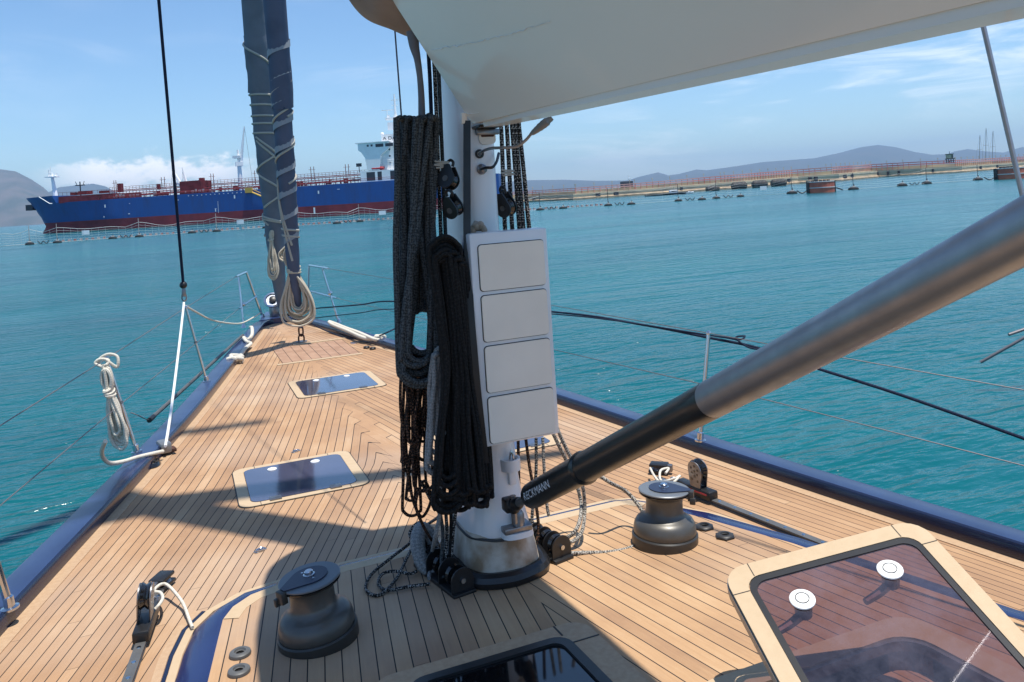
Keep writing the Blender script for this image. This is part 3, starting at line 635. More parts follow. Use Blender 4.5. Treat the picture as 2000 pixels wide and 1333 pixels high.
tr = nd(n, 'ShaderNodeBsdfTransparent'); tr.inputs[0].default_value = (.30, .20, .20, 1); gl = nd(n, 'ShaderNodeBsdfGlossy'); gl.inputs['Roughness'].default_value = .03; gl.inputs[0].default_value = (.9, .9, 1, 1)
df = nd(n, 'ShaderNodeBsdfDiffuse'); df.inputs[0].default_value = (.30, .30, .40, 1); lw_ = nd(n, 'ShaderNodeLayerWeight'); fq = nd(n, 'ShaderNodeMath', operation='MULTIPLY_ADD'); pw_ = nd(n, 'ShaderNodeMath', operation='POWER'); l.new(lw_.outputs['Facing'], pw_.inputs[0]); pw_.inputs[1].default_value = 4; l.new(pw_.outputs[0], fq.inputs[0]); fq.inputs[1].default_value = .9; fq.inputs[2].default_value = .05
tcq = nd(n, 'ShaderNodeTexCoord'); sm = nd(n, 'ShaderNodeTexNoise'); sm.inputs['Scale'].default_value = 6; sm.inputs['Detail'].default_value = 7; sm.inputs['Roughness'].default_value = .7; l.new(tcq.outputs['Object'], sm.inputs['Vector'])
rq = nd(n, 'ShaderNodeMapRange'); l.new(sm.outputs[0], rq.inputs[0]); rq.inputs[1].default_value = .4; rq.inputs[2].default_value = .8; rq.inputs[3].default_value = .05; rq.inputs[4].default_value = .24
ma = nd(n, 'ShaderNodeMixShader'); l.new(rq.outputs[0], ma.inputs[0]); l.new(tr.outputs[0], ma.inputs[1]); l.new(df.outputs[0], ma.inputs[2])
mc = nd(n, 'ShaderNodeMixShader'); l.new(fq.outputs[0], mc.inputs[0]); l.new(ma.outputs[0], mc.inputs[1]); l.new(gl.outputs[0], mc.inputs[2]); l.new(mc.outputs[0], n['Material Output'].inputs[0])
MB().add([LM@Vector((*p_, .001)) for p_ in rrect(.069, LW-.065, .073, LH-.069, .04)], [tuple(range(24))]).build('glass', gm, t, smooth=0)
mb = MB()
for (a_, b_, c_, d_) in ((.085, .026, .0012, .026), (.025, .10, .025, .0012), (LW-.085, .026, .0012, .026), (LW-.024, .10, .023, .0012)): mb.add([LM@Vector((a_+sx_*c_, b_+sy_*d_, zz)) for zz in (.0062, .0072) for sx_, sy_ in ((-1, -1), (1, -1), (1, 1), (-1, 1))], [(0, 1, 2, 3), (4, 5, 6, 7), (0, 1, 5, 4), (1, 2, 6, 5), (2, 3, 7, 6), (3, 0, 4, 7)])
mb.split('frame_joint', 'caulk', t)
for hx_, hy_ in ((.175, .175), (.455, .155)):
    q_ = MB().lathe([(.0, .011), (.017, .011), (.018, .0095), (.020, .0095), (.021, .011), (.032, .010), (.036, .007), (.036, .003), (.030, .003)], (hx_, hy_, 0), 28, cap=False); q_.v = [LM@v for v in q_.v]; q_.build('handle_disc', 'handle', t)
    q_ = MB().lathe([(.0175, .0112), (.0175, .0122), (.0195, .0122), (.0195, .0112)], (hx_, hy_, 0), 28, cap=False); q_.v = [LM@v for v in q_.v]; q_.build('handle_ring', 'frame_dark', t)
    q_ = MB().lathe([(.024, -.048), (.026, -.004)], (hx_, hy_, 0), 20); q_.v = [LM@v for v in q_.v]; q_.build('handle_barrel', 'steel_dull', t)
    q_ = MB().tube([(hx_, hy_, -.044), (hx_-.05, hy_+.02, -.048), (hx_-.10, hy_+.035, -.048)], [.014, .012, .010], 8); q_.v = [LM@v for v in q_.v]; q_.build('lever', 'alu', t)
# ------------------------------------------------------------------ mast
MX, MY = -.022, 3.28
def sec(a, b, n=36, e=.72):
    r = []
    for i in range(n):
        t = 2*PI*i/n; c_, s_ = math.cos(t), math.sin(t); r.append((a*math.copysign(abs(c_)**e, c_), b*math.copysign(abs(s_)**e, s_)))
    return r
def loft(mb, secs, cap=True):
    n = len(secs[0]); vs = [v for s_ in secs for v in s_]; fs = [(i*n+k, i*n+(k+1) % n, (i+1)*n+(k+1) % n, (i+1)*n+k) for i in range(len(secs)-1) for k in range(n)]
    if cap: fs += [tuple(range(n-1, -1, -1)), tuple(range((len(secs)-1)*n, len(secs)*n))]
    return mb.add(vs, fs)
mast = thing('mast', 'thick white mast standing on the deck in the middle of the picture', 'mast', (MX, MY, 0))
loft(MB(), [[(MX+x*s_, MY+y*s_+ry, z) for x, y in sec(.094, .165)] for z, s_, ry in ((.2, 1.0, 0), (1, 1., 0), (3, 1., 0), (14, .95, -.1), (27, .6, -.25))]).build('tube', 'white_paint', mast)
loft(MB(), [[(MX+x, MY+y, z) for x, y in sec(a, b)] for z, a, b in ((.215, .136, .205), (.235, .138, .208), (.30, .124, .196), (.42, .108, .181), (.56, .099, .171), (.66, .0955, .167))]).build('collar', 'white_paint', mast)
for zz, w_, sw_ in ((10.4, 2.3, .5), (20.2, 2.0, .15)):
    for s_ in (-1, 1):
        q_ = MB(); loft(q_, [[(MX+s_*x, MY-sw_*x/w_+yy*k, zz+.05*x+z_*k) for yy, z_ in sec(.13, .02, 16)] for x, k in ((.05, 1), (w_, .5))]); q_.build('spreader', 'white_paint', mast)
bt = thing('mast_boot', 'stained cream cloth boot wrapped round the foot of the mast over a black rubber ring', 'mast boot', (MX, MY, 0))
mb = MB(); S_ = []
for z, a, b in ((.035, .172, .245), (.07, .170, .243), (.12, .160, .232), (.17, .15, .220), (.215, .139, .209), (.225, .13, .2)):
    row = []
    for i, (x, y) in enumerate(sec(a, b, 72)):
        k = 1+.07*noise.noise(Vector((x*11, y*11, z*9)))+.02*math.sin(i*.9+z*30)*(1-z/.23); row.append((MX+x*k, MY+y*k, z))
    S_.append(row)
loft(mb, S_).build('cloth', 'boot', bt)
mb = MB(); P = [(MX+x*(1+.07*noise.noise(Vector((x*9, y*9, 1)))), MY+y*(1+.07*noise.noise(Vector((x*9, y*9, 4)))), rz(3.2)+.028) for x, y in sec(.176, .25, 28)]
mb.tube(P, .034, 10, sub=2, closed=True).build('rubber_ring', 'rubber', bt)
mb = MB(); mb.tube([(MX+x, MY+y, .208+.004*math.sin(i*1.3)) for i, (x, y) in enumerate(sec(.143, .213, 24))], .0055, 6, sub=2, closed=True).build('tie_cord', 'black', bt)
mb = MB(); mb.tube([(MX+x, MY+y, .055+.006*math.sin(i*1.7)) for i, (x, y) in enumerate(sec(.176, .25, 24))], .006, 6, sub=2, closed=True).build('tie_cord', 'black', bt)
# fittings on the aft face of the mast
fy = MY-.165
bk = thing('vang_bracket', 'white half-round bracket with a steel eye on the mast foot above the black strut joint', 'bracket', (MX+.02, fy, .36))
mb = MB(); shelf = [(.045*math.cos(math.radians(a_)), -.055*math.sin(math.radians(a_))) for a_ in range(0, 181, 15)]
M1 = Matrix.Translation((MX+.04, fy+.005, 0)); mb.prism(shelf, .468, .49, M1); mb.ring(shelf+[(-.045, .01), (.045, .01)], [(x*.82, y*.82) for x, y in shelf]+[(-.037, .008), (.037, .008)], .49, .515, M1); mb.box((MX+.04, fy-.012, .44), (.016, .018, .03), bev=.005); mb.build('shelf', 'white_paint', bk)
MB().tube([(MX+.038, fy-.03, .49), (MX+.030, fy-.03, .52), (MX+.038, fy-.03, .55), (MX+.046, fy-.03, .52), (MX+.038, fy-.03, .49)], .0045, 6).build('eye', 'steel', bk)
mb = MB(); mb.lathe([(.024, .24), (.024, .30), (.018, .315)], (MX+.04, fy-.06, 0), 20); mb.box((MX+.03, fy-.035, .248), (.06, .05, .012), bev=.004); mb.build('pedestal', 'steel_dull', bk)
loft(MB(), [[(MX+.035+x*.9, fy-.045+y*.5, z) for x, y in sec(a, b, 24)] for z, a, b in ((.215, .075, .10), (.237, .072, .095))]).build('foot', 'white_paint', bk)
# cover box
X0, X1, Z0, Z1, YF = -.152, .178, .628, 1.456, 2.95
bx = thing('instrument_box', 'tall white box with four stacked cream panels on the aft side of the mast', 'box', (0, YF, Z0))
sh = .0
q_ = MB().box(((X0+X1)/2, YF+.05, (Z0+Z1)/2), ((X1-X0)/2, .05, (Z1-Z0)/2), bev=.008); q_.build('housing', 'white_paint', bx)
MB().box(((X0+X1)/2-.02, YF+.13, (Z0+Z1)/2-.02), (.1, .035, .36)).build('mount', 'white_paint', bx)
for k in range(4):
    z1 = Z1-.047-k*.197; z0 = z1-.178; xa, xb = X0+.032, X1-.022
    TP = Matrix(((1, 0, 0, 0), (0, 0, -1, YF), (0, 1, 0, 0), (0, 0, 0, 1)))
    MB().prism(rrect(xa-.003, xb+.003, z0-.003, z1+.003, .015), .0005, .002, TP).build('gasket', 'black', bx)
    MB().prism(rrect(xa, xb, z0, z1, .013), .001, .009, TP).build('panel', 'cream', bx)
MB().box((MX-.10+.005, fy+.01, 1.0), (.0, .0, .0)) if False else None
cl = aty(932, 446, 3.05); mb = MB()
mb.tube([cl+Vector((-.034+.005*k, .012*math.sin(k*2.), -.03+.045*math.sin(PI*k/15)*(.75+.25*(k % 2)))) for k in range(16)], [.008+.008*math.sin(PI*k/15) for k in range(16)], 10)
tag(mb.build('rag', 'boot', origin=cl), 'crumpled beige cloth tucked in the top of the white box', 'cloth')
# cables on the mast
def pxt(pts, r, n=8, sub=5): return MB().tube([P3(q) for q in pts], r, n, sub=sub)
g1 = aty(936, 301, fy-.003); g2 = aty(940, 331, fy-.003)
t = thing('mast_cable', 'dark grey cable running from a round mast hole to a ribbed connector under the boom', 'cable', g1)
MB().lathe([(.019, 0), (.019, .006), (.011, .007), (.010, .002)], g1, 20, axis=(0, -1, 0), cap=False).build('grommet', 'black', t)
pxt([(936, 302, 'Y', 3.10), (942, 296, 'Y', 3.06), (960, 290, 'Y', 3.03), (985, 289, 'Y', 3.0), (1010, 286, 'Y', 2.98), (1028, 273, 'Y', 2.96), (1040, 258, 'Y', 2.94)], .0062).build('cable', 'steel_dull', t)
pa, pb = aty(1038, 262, 2.945), aty(1078, 230, 2.90); mb = MB(); mb.tube([pa.lerp(pb, k/12) for k in range(13)], [.008, .011, .012, .014, .014, .017, .016, .018, .017, .018, .013, .013, .011], 12, smooth=False); mb.build('connector', 'frame_grey', t)
t = thing('mast_cable', 'short black cable from the lower round mast socket, bending behind the mast', 'cable', g2)
MB().lathe([(.022, 0), (.022, .006), (.017, .010), (.016, .022), (.009, .026), (0, .026)], g2, 20, axis=(.2, -1, 0), cap=False).build('socket', 'steel_dull', t)
pxt([(940, 331, 'Y', 3.09), (950, 328, 'Y', 3.06), (962, 327, 'Y', 3.05), (970, 316, 'Y', 3.08), (974, 300, 'Y', 3.15)], .006).build('cable', 'black', t)
s0 = aty(951, 268, fy-.002); t = thing('halyard_slot', 'oval exit slot with a beige surround high on the aft face of the mast', 'slot', s0)
MB().prism(rrect(-.036, .036, -.030, .020, .018), 0, .006, Matrix.Translation(s0)@Matrix.Rotation(PI/2, 4, 'X')).build('plate', 'cream', t)
MB().prism(rrect(-.028, .030, .0, .014, .006), .006, .0075, Matrix.Translation(s0)@Matrix.Rotation(PI/2, 4, 'X')).build('slot', 'rust', t)
# ------------------------------------------------------------------ boom
BD = Vector((0, -1, -.024)); BS = Vector((1, 0, 0))   # along, towards starboard
B0 = Vector((-.022, 3.02, 0))
def bp(a_, s_, z): return B0+BD*a_+BS*s_+Vector((0, 0, z))
boom = thing('boom', 'huge glossy cream boom of flared section running overhead from the mast to the upper right', 'boom', B0+Vector((0, 0, 1.88)))
HS = [(-.062, 1.888), (-.1256, 2.00), (-.2335, 2.19), (-.33, 2.36), (-.41, 2.52), (-.44, 2.66)]
HS = HS+[(-a_, z) for a_, z in reversed(HS)]
loft(MB(), [[bp(a_+(z-1.88)*fr_, s_*k, z) for s_, z in HS] for a_, k, fr_ in ((0., 1., -.10), (.5, 1., -.05), (1.2, 1, 0), (2.5, 1, 0), (4.2, 1, 0), (6.5, .9, 0))]).build('shell', 'boom_paint', boom, smooth=30)
loft(MB(), [[bp(a_, s_*w_, z+dz) for s_, z, dz in ((-.0605, 1.896, 0), (.0605, 1.896, 0), (.052, 1.870, 0), (-.052, 1.870, 0))] for a_, w_ in ((.06, .7), (.5, 1), (6.5, 1))]).build('bottom_strip', 'boom_trim', boom)
# thin off-white wavering lines laid on the port side
pts = []
def onboom(px, py, lift=.0015):
    # intersect ray with the flat lower part of the port flank
    A_ = bp(0, -.062, 1.888); B_ = bp(0, -.33, 2.36); nn = (B_-A_).cross(BD).normalized(); d = ray(px, py); t_ = (A_-CAM).dot(nn)/d.dot(nn); p_ = CAM+d*t_
    return p_+nn*lift*(1 if nn.dot(CAM-p_) > 0 else -1)
random.seed(3)
for (xa, ya, xb, yb, nm, w_) in ((843, 98, 1075, 42, 'long', 2.2), (905, 215, 935, 219, 'short', 1.2)):
    mb = MB(); P = []; k = int(abs(xb-xa)/5)
    for i in range(k+1):
        f = i/k; P.append(onboom(xa+(xb-xa)*f, ya+(yb-ya)*f+random.uniform(-2.2, 2.2)+5*math.sin(f*PI)))
    mb.tube(P, [.0004+w_*.0008*random.random() for _ in P], 4, smooth=False).build('thin_line', 'pale_line', boom)
gn = thing('gooseneck', 'dark gooseneck hinge between the mast and the underside of the boom', 'hinge', (MX, 3.08, 1.86))
mb = MB(); mb.box((MX+.02, 3.075, 1.879), (.05, .05, .006), bev=.003); mb.build('plate', 'black', gn); MB().box((MX+.03, 3.1, 1.86), (.05, .012, .012), bev=.004).build('lug', 'steel_dull', gn)
# sail bag over the boom, bulging ahead of the mast on the port side
bag = thing('sail_bag', 'taupe canvas sail bag bulging round the mast above the front of the boom', 'sail bag', bp(0, 0, 2.6))
S_ = []; nb = 40
for a_, hw, zb, zt, sx_ in ((-.50, .06, 2.50, 2.72, -.1), (-.47, .24, 2.40, 2.95, -.09), (-.40, .38, 2.31, 3.1, -.08), (-.28, .46, 2.26, 3.15, -.07), (-.15, .50, 2.28, 3.15, -.07), (-.03, .50, 2.38, 3.1, -.06), (.10, .53, 2.47, 3.05, -.07), (.5, .57, 2.56, 3.0, -.10), (2.5, .56, 2.6, 2.95, -.10), (4.5, .5, 2.6, 2.85, -.04), (6.4, .3, 2.62, 2.75, 0)):
    row = []
    for i in range(nb):
        t_ = 2*PI*i/nb; c_, s_ = math.cos(t_), math.sin(t_); e = .65
        x = hw*(.86+.14*min(1, s_+1))*math.copysign(abs(c_)**e, c_); z = (zb+zt)/2+(zt-zb)/2*math.copysign(abs(s_)**e, s_); w_ = .03*noise.noise(Vector((x*7, a_*6, z*4)))+.014*noise.noise(Vector((x*17, a_*13, z*6)))
        row.append(bp(a_+w_, x+sx_+w_, z+w_))
    S_.append(row)
mb = MB(); loft(mb, S_); o_ = mb.build('canvas', 'bag', bag, smooth=80); md = o_.modifiers.new('sub', 'SUBSURF'); md.levels = 2; md.render_levels = 2
mb = MB(); mb.tube([aty(x, y, 3.12) for x, y in ((806, 62), (809, 90), (815, 115), (820, 150), (823, 190), (824, 235))], [.026, .02, .014, .012, .013, .015], 12); mb.build('tail', 'boot_grey', bag)
# ------------------------------------------------------------------ strut (rigid vang)
V0 = aty(1003, 988, 2.985); V3 = V0+Vector((0, -math.cos(math.radians(27.5)), math.sin(math.radians(27.5))))*2.42; VD = (V3-V0).normalized()
def on_line(px, py):
    # closest point of the strut axis to the ray through a picture point
    d = ray(px, py).normalized(); w_ = V0-CAM; a_ = VD.dot(VD); b_ = VD.dot(d); c_ = 1; dd = VD.dot(w_); e = d.dot(w_); return (b_*e-c_*dd)/(a_*c_-b_*b_)
s1 = on_line(1040, 968); s2 = on_line(1142, 907); s3 = on_line(1388, 778); s4 = (V3-V0).length*1.34
vg = thing('boom_strut', 'thick strut, black sleeve then brushed silver tube, sloping from the mast foot up right', 'boom strut', V0)
def VL(s_): return V0+VD*s_
def ax_lathe(prof, n=40): return MB().lathe([(r, z) for r, z in prof], V0, n, axis=VD)
ax_lathe([(.043, s1-.004), (.0468, s1), (.0475, s1+.02), (.048, s2-.035)]).build('lower_sleeve', 'carbon', vg)
ax_lathe([(.0485, s2-.035), (.0525, s2-.03), (.0535, s2-.012), (.0495, s2-.004), (.0485, s2)]).build('ring', 'carbon', vg)
ax_lathe([(.0478, s2), (.0450, s3-.09), (.0455, s3-.088), (.0450, s3)]).build('upper_sleeve', 'carbon', vg)
ax_lathe([(.0446, s3), (.0452, s3+.003), (.0455, s4)]).build('tube', 'alu', vg)
ax_lathe([(.0165, .02), (.0165, s1), (.022, s1+.001)]).build('rod', 'frame_dark', vg)
mb = MB(); mb.sphere(V0, .03, 16, (1, 1, 1.1)); mb.box(V0+Vector((-.012, .02, 0)), (.022, .03, .026), bev=.008); mb.lathe([(.020, .01), (.026, .03), (.024, .06), (.018, .07)], V0, 16, axis=VD); mb.build('joint', 'black', vg)
MB().lathe([(.012, -.07), (.012, .04)], V0, 14, axis=(0, 0, 1)).build('pin', 'steel_dull', vg)
# maker's lettering wrapped on the sleeve
tcu = bpy.data.curves.new('lettering', 'FONT'); tcu.body = 'RECKMANN'; tcu.size = 1; tcu.align_x = 'LEFT'; to = bpy.data.objects.new('lettering', tcu); COL.objects.link(to)
bpy.context.view_layer.update(); tm = bpy.data.meshes.new_from_object(to.evaluated_get(bpy.context.evaluated_depsgraph_get())); bpy.data.objects.remove(to)
xsx = [v.co.x for v in tm.vertices]; tw = max(xsx)-min(xsx); ysx = [v.co.y for v in tm.vertices]; th = max(ysx)
sa, sb = on_line(1043, 966)+.016, on_line(1092, 937)+.012
view = (CAM-VL((sa+sb)/2)).normalized(); uvec = VD.cross(view).normalized(); vvec = uvec.cross(VD).normalized()   # vvec faces camera
if uvec.z < 0: uvec = -uvec
bm = bmesh.new(); bm.from_mesh(tm); bmesh.ops.triangulate(bm, faces=bm.faces); bmesh.ops.subdivide_edges(bm, edges=bm.edges, cuts=1)
vv_ = [v.co.copy() for v in bm.verts]; bm.verts.index_update(); ff_ = [tuple(v.index for v in f.verts) for f in bm.faces]; bm.free()
mb = MB(); mb.add([V0+VD*(sa+(v.x-min(xsx))/tw*(sb-sa))+(vvec*math.cos(.55+(-.0+v.y/th-.5)*.62)*1.0+uvec*math.sin(.22+(v.y/th-.5)*.62))*.0518 if False else V0+VD*(sa+(v.x-min(xsx))/tw*(sb-sa))+(vvec*math.cos(.20+(v.y/th-.5)*.56)+uvec*math.sin(.20+(v.y/th-.5)*.56))*.0482 for v in vv_], ff_)
mb.build('lettering', 'mark', vg, smooth=0)
# ------------------------------------------------------------------ standing rigging and headsails
def stay_pt(px, py, Y0, rake=.3):
    d = ray(px, py); t_ = (Y0-rake*CAM.z-CAM.y)/(d.y+rake*d.z); return CAM+d*t_
def furled(name, label, spec, Y0, m, tape=None):
    """spec (px, py, width px)"""
    P = [stay_pt(x, y, Y0) for x, y, w_ in spec]; Rr = [w_/2*(p_-CAM).dot(fwd)/F for p_, (x, y, w_) in zip(P, spec)]
    dtop = (P[0]-P[1]).normalized(); P = [P[0]+dtop*14]+P; Rr = [Rr[0]*.75]+Rr
    t = thing(name, label, 'furled sail', P[-1]); mb = MB(); mb.tube(P, Rr, 28, sub=10)
    for i, v in enumerate(mb.v):
        k = .10*noise.noise(Vector((v.x*3, v.y*3, v.z*5)))+.05*noise.noise(Vector((v.x*14, v.y*14, v.z*9)))
        c_ = min(P[1:], key=lambda q: abs(q.z-v.z)); h = Vector((v.x-c_.x, 0, 0)); mb.v[i] = v+Vector((h.x*k if abs(h.x) < .5 else 0, 0, 0))
    mb.build('cover', m, t, smooth=60); return t, P, Rr
s1t, S1P, S1R = furled('furled_sail', 'grey furled headsail on the forestay at the bow, the left one of the two', [(494, 0, 42), (499, 70, 45), (504, 130, 46), (509, 165, 44), (516, 240, 42), (524, 320, 42), (532, 400, 38), (538, 470, 36), (543, 530, 30), (547, 575, 20), (549, 600, 12)], 11.75, 'sailcover')
s2t, S2P, S2R = furled('furled_sail', 'navy and grey furled inner headsail with pale tape bands, right of the forestay one', [(537, 0, 44), (543, 80, 42), (548, 150, 38), (552, 220, 36), (556, 290, 35), (560, 350, 34), (564, 410, 32), (569, 470, 28), (575, 540, 22), (583, 600, 14), (588, 640, 8)], 9.95, 'sailcover2')
def at_z(P, z):
    for i in range(len(P)-1):
        if P[i].z >= z >= P[i+1].z: f = (P[i].z-z)/(P[i].z-P[i+1].z); return P[i].lerp(P[i+1], f), i, f
    return P[-1], len(P)-2, 1
def helix(P, Rr, zt, zb, turns, r, ph=0, n=6, grow=1.06):
    pts = []; N = int(abs(turns)*14)
    for k in range(N+1):
        f = k/N; z = zt+(zb-zt)*f; c_, i, g_ = at_z(P, z); rad = (Rr[i]+(Rr[i+1]-Rr[i])*g_)*grow; a_ = ph+turns*2*PI*f; pts.append(c_+Vector((rad*math.cos(a_), rad*math.sin(a_), 0)))
    return pts
zof = lambda px, py, Y0: stay_pt(px, py, Y0).z
def ribbon(P, Rr, zt, zb, turns, w_, ph):
    a_ = helix(P, Rr, zt, zb, turns, 0, ph, grow=1.10); mb = MB(); vs = []
    for q in a_: vs += [q+Vector((0, 0, w_/2)), q-Vector((0, 0, w_/2))]
    return mb.add(vs, [(2*i, 2*i+1, 2*i+3, 2*i+2) for i in range(len(a_)-1)])
ribbon(S2P, S2R, zof(545, 80, 9.95), zof(569, 470, 9.95), -8.5, .075, 0.4).build('tape', 'tape', s2t, smooth=0)
l1 = MB()
for (y_, dy, tn, ph) in ((183, 6, 1, .3), (203, 5, 1, .3), (225, 4, 1, .3), (240, 4, 1, .3), (258, 5, 1, .3), (268, 58, .5, -2.6), (275, 68, .5, -2.6), (400, 60, 1.5, 0), (420, 30, 1, 2), (60, 120, 1.3, 1.2), (285, 120, -1.5, .6), (330, 110, 1.2, 2.8)):
    x_ = 509+(y_-165)*.1; l1.tube(helix(S1P, S1R, zof(x_, y_, 11.75), zof(x_, y_+dy, 11.75), tn, 0, ph), .014, 6, sub=2)
l1.split('lashing', 'lash', s1t)
l2 = MB()
for (y_, dy, tn, ph) in ((135, 95, -1.5, 1.9), (175, 110, -1.5, 2.2), (270, 90, -1.4, 1.0), (330, 150, .35, 2.4), (340, 170, .3, 2.6), (440, 25, 2, 0)):
    x_ = 547+(y_-135)*.06; l2.tube(helix(S2P, S2R, zof(x_, y_, 9.95), zof(x_, y_+dy, 9.95), tn, 0, ph), .013, 6, sub=2)
l2.split('lashing', 'lash', s2t)
# foot of the inner stay
f0 = at(589, 668); t = thing('stay_hook', 'rusty turnbuckle hook holding the inner stay to the foredeck', 'deck hook', f0)
MB().lathe([(.07, 0), (.07, .006), (.04, .012)], f0, 20).build('plate', 'steel_dull', t)
mb = MB(); mb.tube([f0+Vector(v) for v in ((-.03, 0, 0), (-.03, 0, .06), (0, 0, .09), (.03, 0, .06), (.03, 0, 0))], .010, 8); mb.build('eye', 'rust', t)
mb = MB(); mb.tube([f0+Vector(v) for v in ((-.022, 0, .09), (-.022, 0, .16), (0, 0, .2), (.022, 0, .16), (.022, 0, .09), (0, 0, .07), (-.022, 0, .09))], .010, 8); mb.build('shackle', 'rust', t)
MB().lathe([(.02, .2), (.07, .22), (.075, .245), (.02, .26)], f0, 20).build('drum', 'black', t)
# hanks of rope
def hank(name, label, cat, neck, bot, wid, Y, n_, r, m, group=None, top=None, seed=1, wraps=3, open_=.25, thick=.05, topw=.35, parent=None):
    """teardrop coil: neck and bottom in picture points on the plane Y"""
    random.seed(seed); N_ = aty(*neck, Y); B_ = aty(*bot, Y); T_ = aty(*top, Y) if top else None
    ax = (B_-N_); L = ax.length; dn = ax.normalized(); sd = RT - dn*RT.dot(dn); sd.normalize(); dp = dn.cross(sd); mb = MB()
    for k in range(n_):
        f = (k+.5)/n_; w_ = wid*(open_+(1-open_)*f)*random.uniform(.92, 1.05); b_ = L*(1-.30*(1-f))*random.uniform(.96, 1.02); o = (random.random()-.5)*thick; ns = (random.random()-.5)*wid*.28
        P = [N_+sd*(ns-.1*w_)+dp*o]
        for (u_, v_) in ((-.55, .28), (-.92, .55), (-1.0, .76), (-.78, .92), (0, 1.0), (.78, .92), (1.0, .76), (.92, .55), (.55, .28)): P.append(N_+sd*(u_*w_+random.uniform(-1, 1)*r*.6)+dn*(v_*b_)+dp*(o+random.uniform(-.6, .6)*r))
        P.append(N_+sd*(ns+.1*w_)+dp*o)
        mb.tube(P, r, 7, sub=4)
        if T_ is not None:
            up = (T_-N_); P = [N_+sd*ns+dp*o, N_+sd*(-wid*topw*f)+up*.5+dp*o, N_+sd*(-wid*topw*f*.6)+up*random.uniform(.85, 1.02)+dp*o, N_+sd*(wid*topw*f*.6)+up*random.uniform(.85, 1.02)+dp*o, N_+sd*(wid*topw*f)+up*.5+dp*o, N_+sd*ns+dp*o]; mb.tube(P, r, 7, sub=3)
    for k in range(wraps):
        c_ = N_+dn*(k-wraps/2)*r*2.1; rw = wid*.36; mb.tube([c_+sd*rw*math.cos(a_)+dp*(thick*.6+r*1.5)*math.sin(a_)+dn*.012*math.sin(a_+k) for a_ in [j*PI/5 for j in range(10)]], r, 7, sub=2, closed=True)
    o_ = mb.build(name, m, origin=N_); return tag(o_, label, cat, group)
hank('rope_coil', 'tan rope coil hanging at the foot of the inner furled sail on the foredeck', 'rope coil', (574, 530), (588, 636), .20, 9.72, 13, .0125, 'rope_tan', top=(568, 482), seed=4, thick=.12, open_=.3, topw=.42)
hank('rope_coil', 'slim tan rope coil hanging on the left side of the forestay sail', 'rope coil', (529, 470), (534, 548), .075, 11.2, 6, .012, 'rope_tan', top=(530, 452), seed=5, thick=.06, wraps=1)
hank('rope_coil', 'small tan rope bight knotted between the two furled sails', 'rope coil', (566, 480), (556, 512), .09, 9.9, 5, .012, 'rope_tan', top=(572, 445), seed=8, thick=.08, wraps=2)
sh_b = Vector((2.12, 1.75, .05)); shroud_dir = (aty(1920, 50, 1.95)-aty(1993, 365, 1.84)).normalized(); pA = aty(1993, 365, 1.84)
tag(MB().tube([pA-shroud_dir*1.6, pA+shroud_dir*20], .0085, 10, smooth=False).build('shroud', 'alu', origin=pA-shroud_dir*1.6), 'grey rod shroud slanting up at the right edge of the picture', 'shroud')
# port halyard with shackle
hb = aty(358, 556, 7.9); ht = aty(310, 0, 7.0); hd = (ht-hb).normalized()
t = thing('halyard', 'dark blue halyard at the left, shackled to a stanchion top by the port rail', 'halyard', hb)
MB().tube([hb, hb+hd*16], .0125, 8, smooth=False).build('line', 'rope_navy', t)
MB().sphere(hb+Vector((0, 0, -.005)), .034, 14).build('stopper_ball', 'black', t)
mb = MB(); mb.box(hb+Vector((.0, 0, -.075)), (.018, .012, .035), bev=.006); mb.tube([hb+Vector(v) for v in ((-.016, 0, -.09), (-.018, 0, -.13), (0, 0, -.15), (.018, 0, -.13), (.016, 0, -.09))], .007, 6); mb.build('shackle', 'steel_dull', t)
hA = aty(773, 82, 3.9); hB_ = aty(785, 240, 3.8); tag(MB().tube([hA+(hA-hB_)*40, hB_+(hB_-hA)*.3], .0042, 8, smooth=False).build('halyard', 'rope_navy', origin=hB_), 'thin dark line dropping from the sail bag into the hanging rope coils', 'halyard')
# ------------------------------------------------------------------ pulpit, stanchions, lifelines
zr_ = .066
def tubepart(P, r, name, m, parent, n=10): return MB().tube(P, r, n, smooth=False).build(name, m, parent)
t = thing('pulpit', 'polished steel pulpit frame on the port side of the bow', 'pulpit', at(513, 620, zr_), 'pulpit frames at the bow')
a_, b_, c_, d_ = at(513, 620, zr_), None, at(476, 640, zr_), None
ta, tb = aty(481, 532, a_.y-.1), aty(461, 541, a_.y-.9); tcq_ = aty(466, 545, c_.y+.3)
tubepart([a_, ta], .018, 'leg', 'steel', t); tubepart([ta, tb], .016, 'top_rail', 'steel', t); tubepart([c_, aty(466, 541, tb.y+.2)], .012, 'leg', 'steel', t); tubepart([aty(501, 579, a_.y-.05), aty(467, 603, c_.y+.1)], .012, 'cross_bar', 'steel', t)
mb = MB(); mb.lathe([(.04, 0), (.03, .02), (.02, .05)], a_, 12); mb.lathe([(.035, 0), (.025, .02), (.015, .05)], c_, 12); mb.split('foot', 'steel', t); MB().sphere(aty(475, 595, c_.y+.1), .03, 10).build('clamp', 'steel', t); PUL_P = tb
t = thing('pulpit', 'polished steel pulpit frame on the starboard side of the bow', 'pulpit', at(662, 628, zr_), 'pulpit frames at the bow')
a_ = at(601, 612, zr_); c_ = at(662, 630, zr_); ta = aty(604, 519, a_.y); tb = aty(641, 525, c_.y-.1)
tubepart([a_, ta], .016, 'leg', 'steel', t); tubepart([ta, tb], .016, 'top_rail', 'steel', t); tubepart([c_, aty(629, 524, c_.y+.1)], .012, 'leg', 'steel', t); tubepart([aty(608, 570, a_.y), aty(658, 583, c_.y)], .014, 'cross_bar', 'steel', t); MB().sphere(aty(645, 573, c_.y), .032, 10).build('clamp', 'steel', t); PUL_S = tb
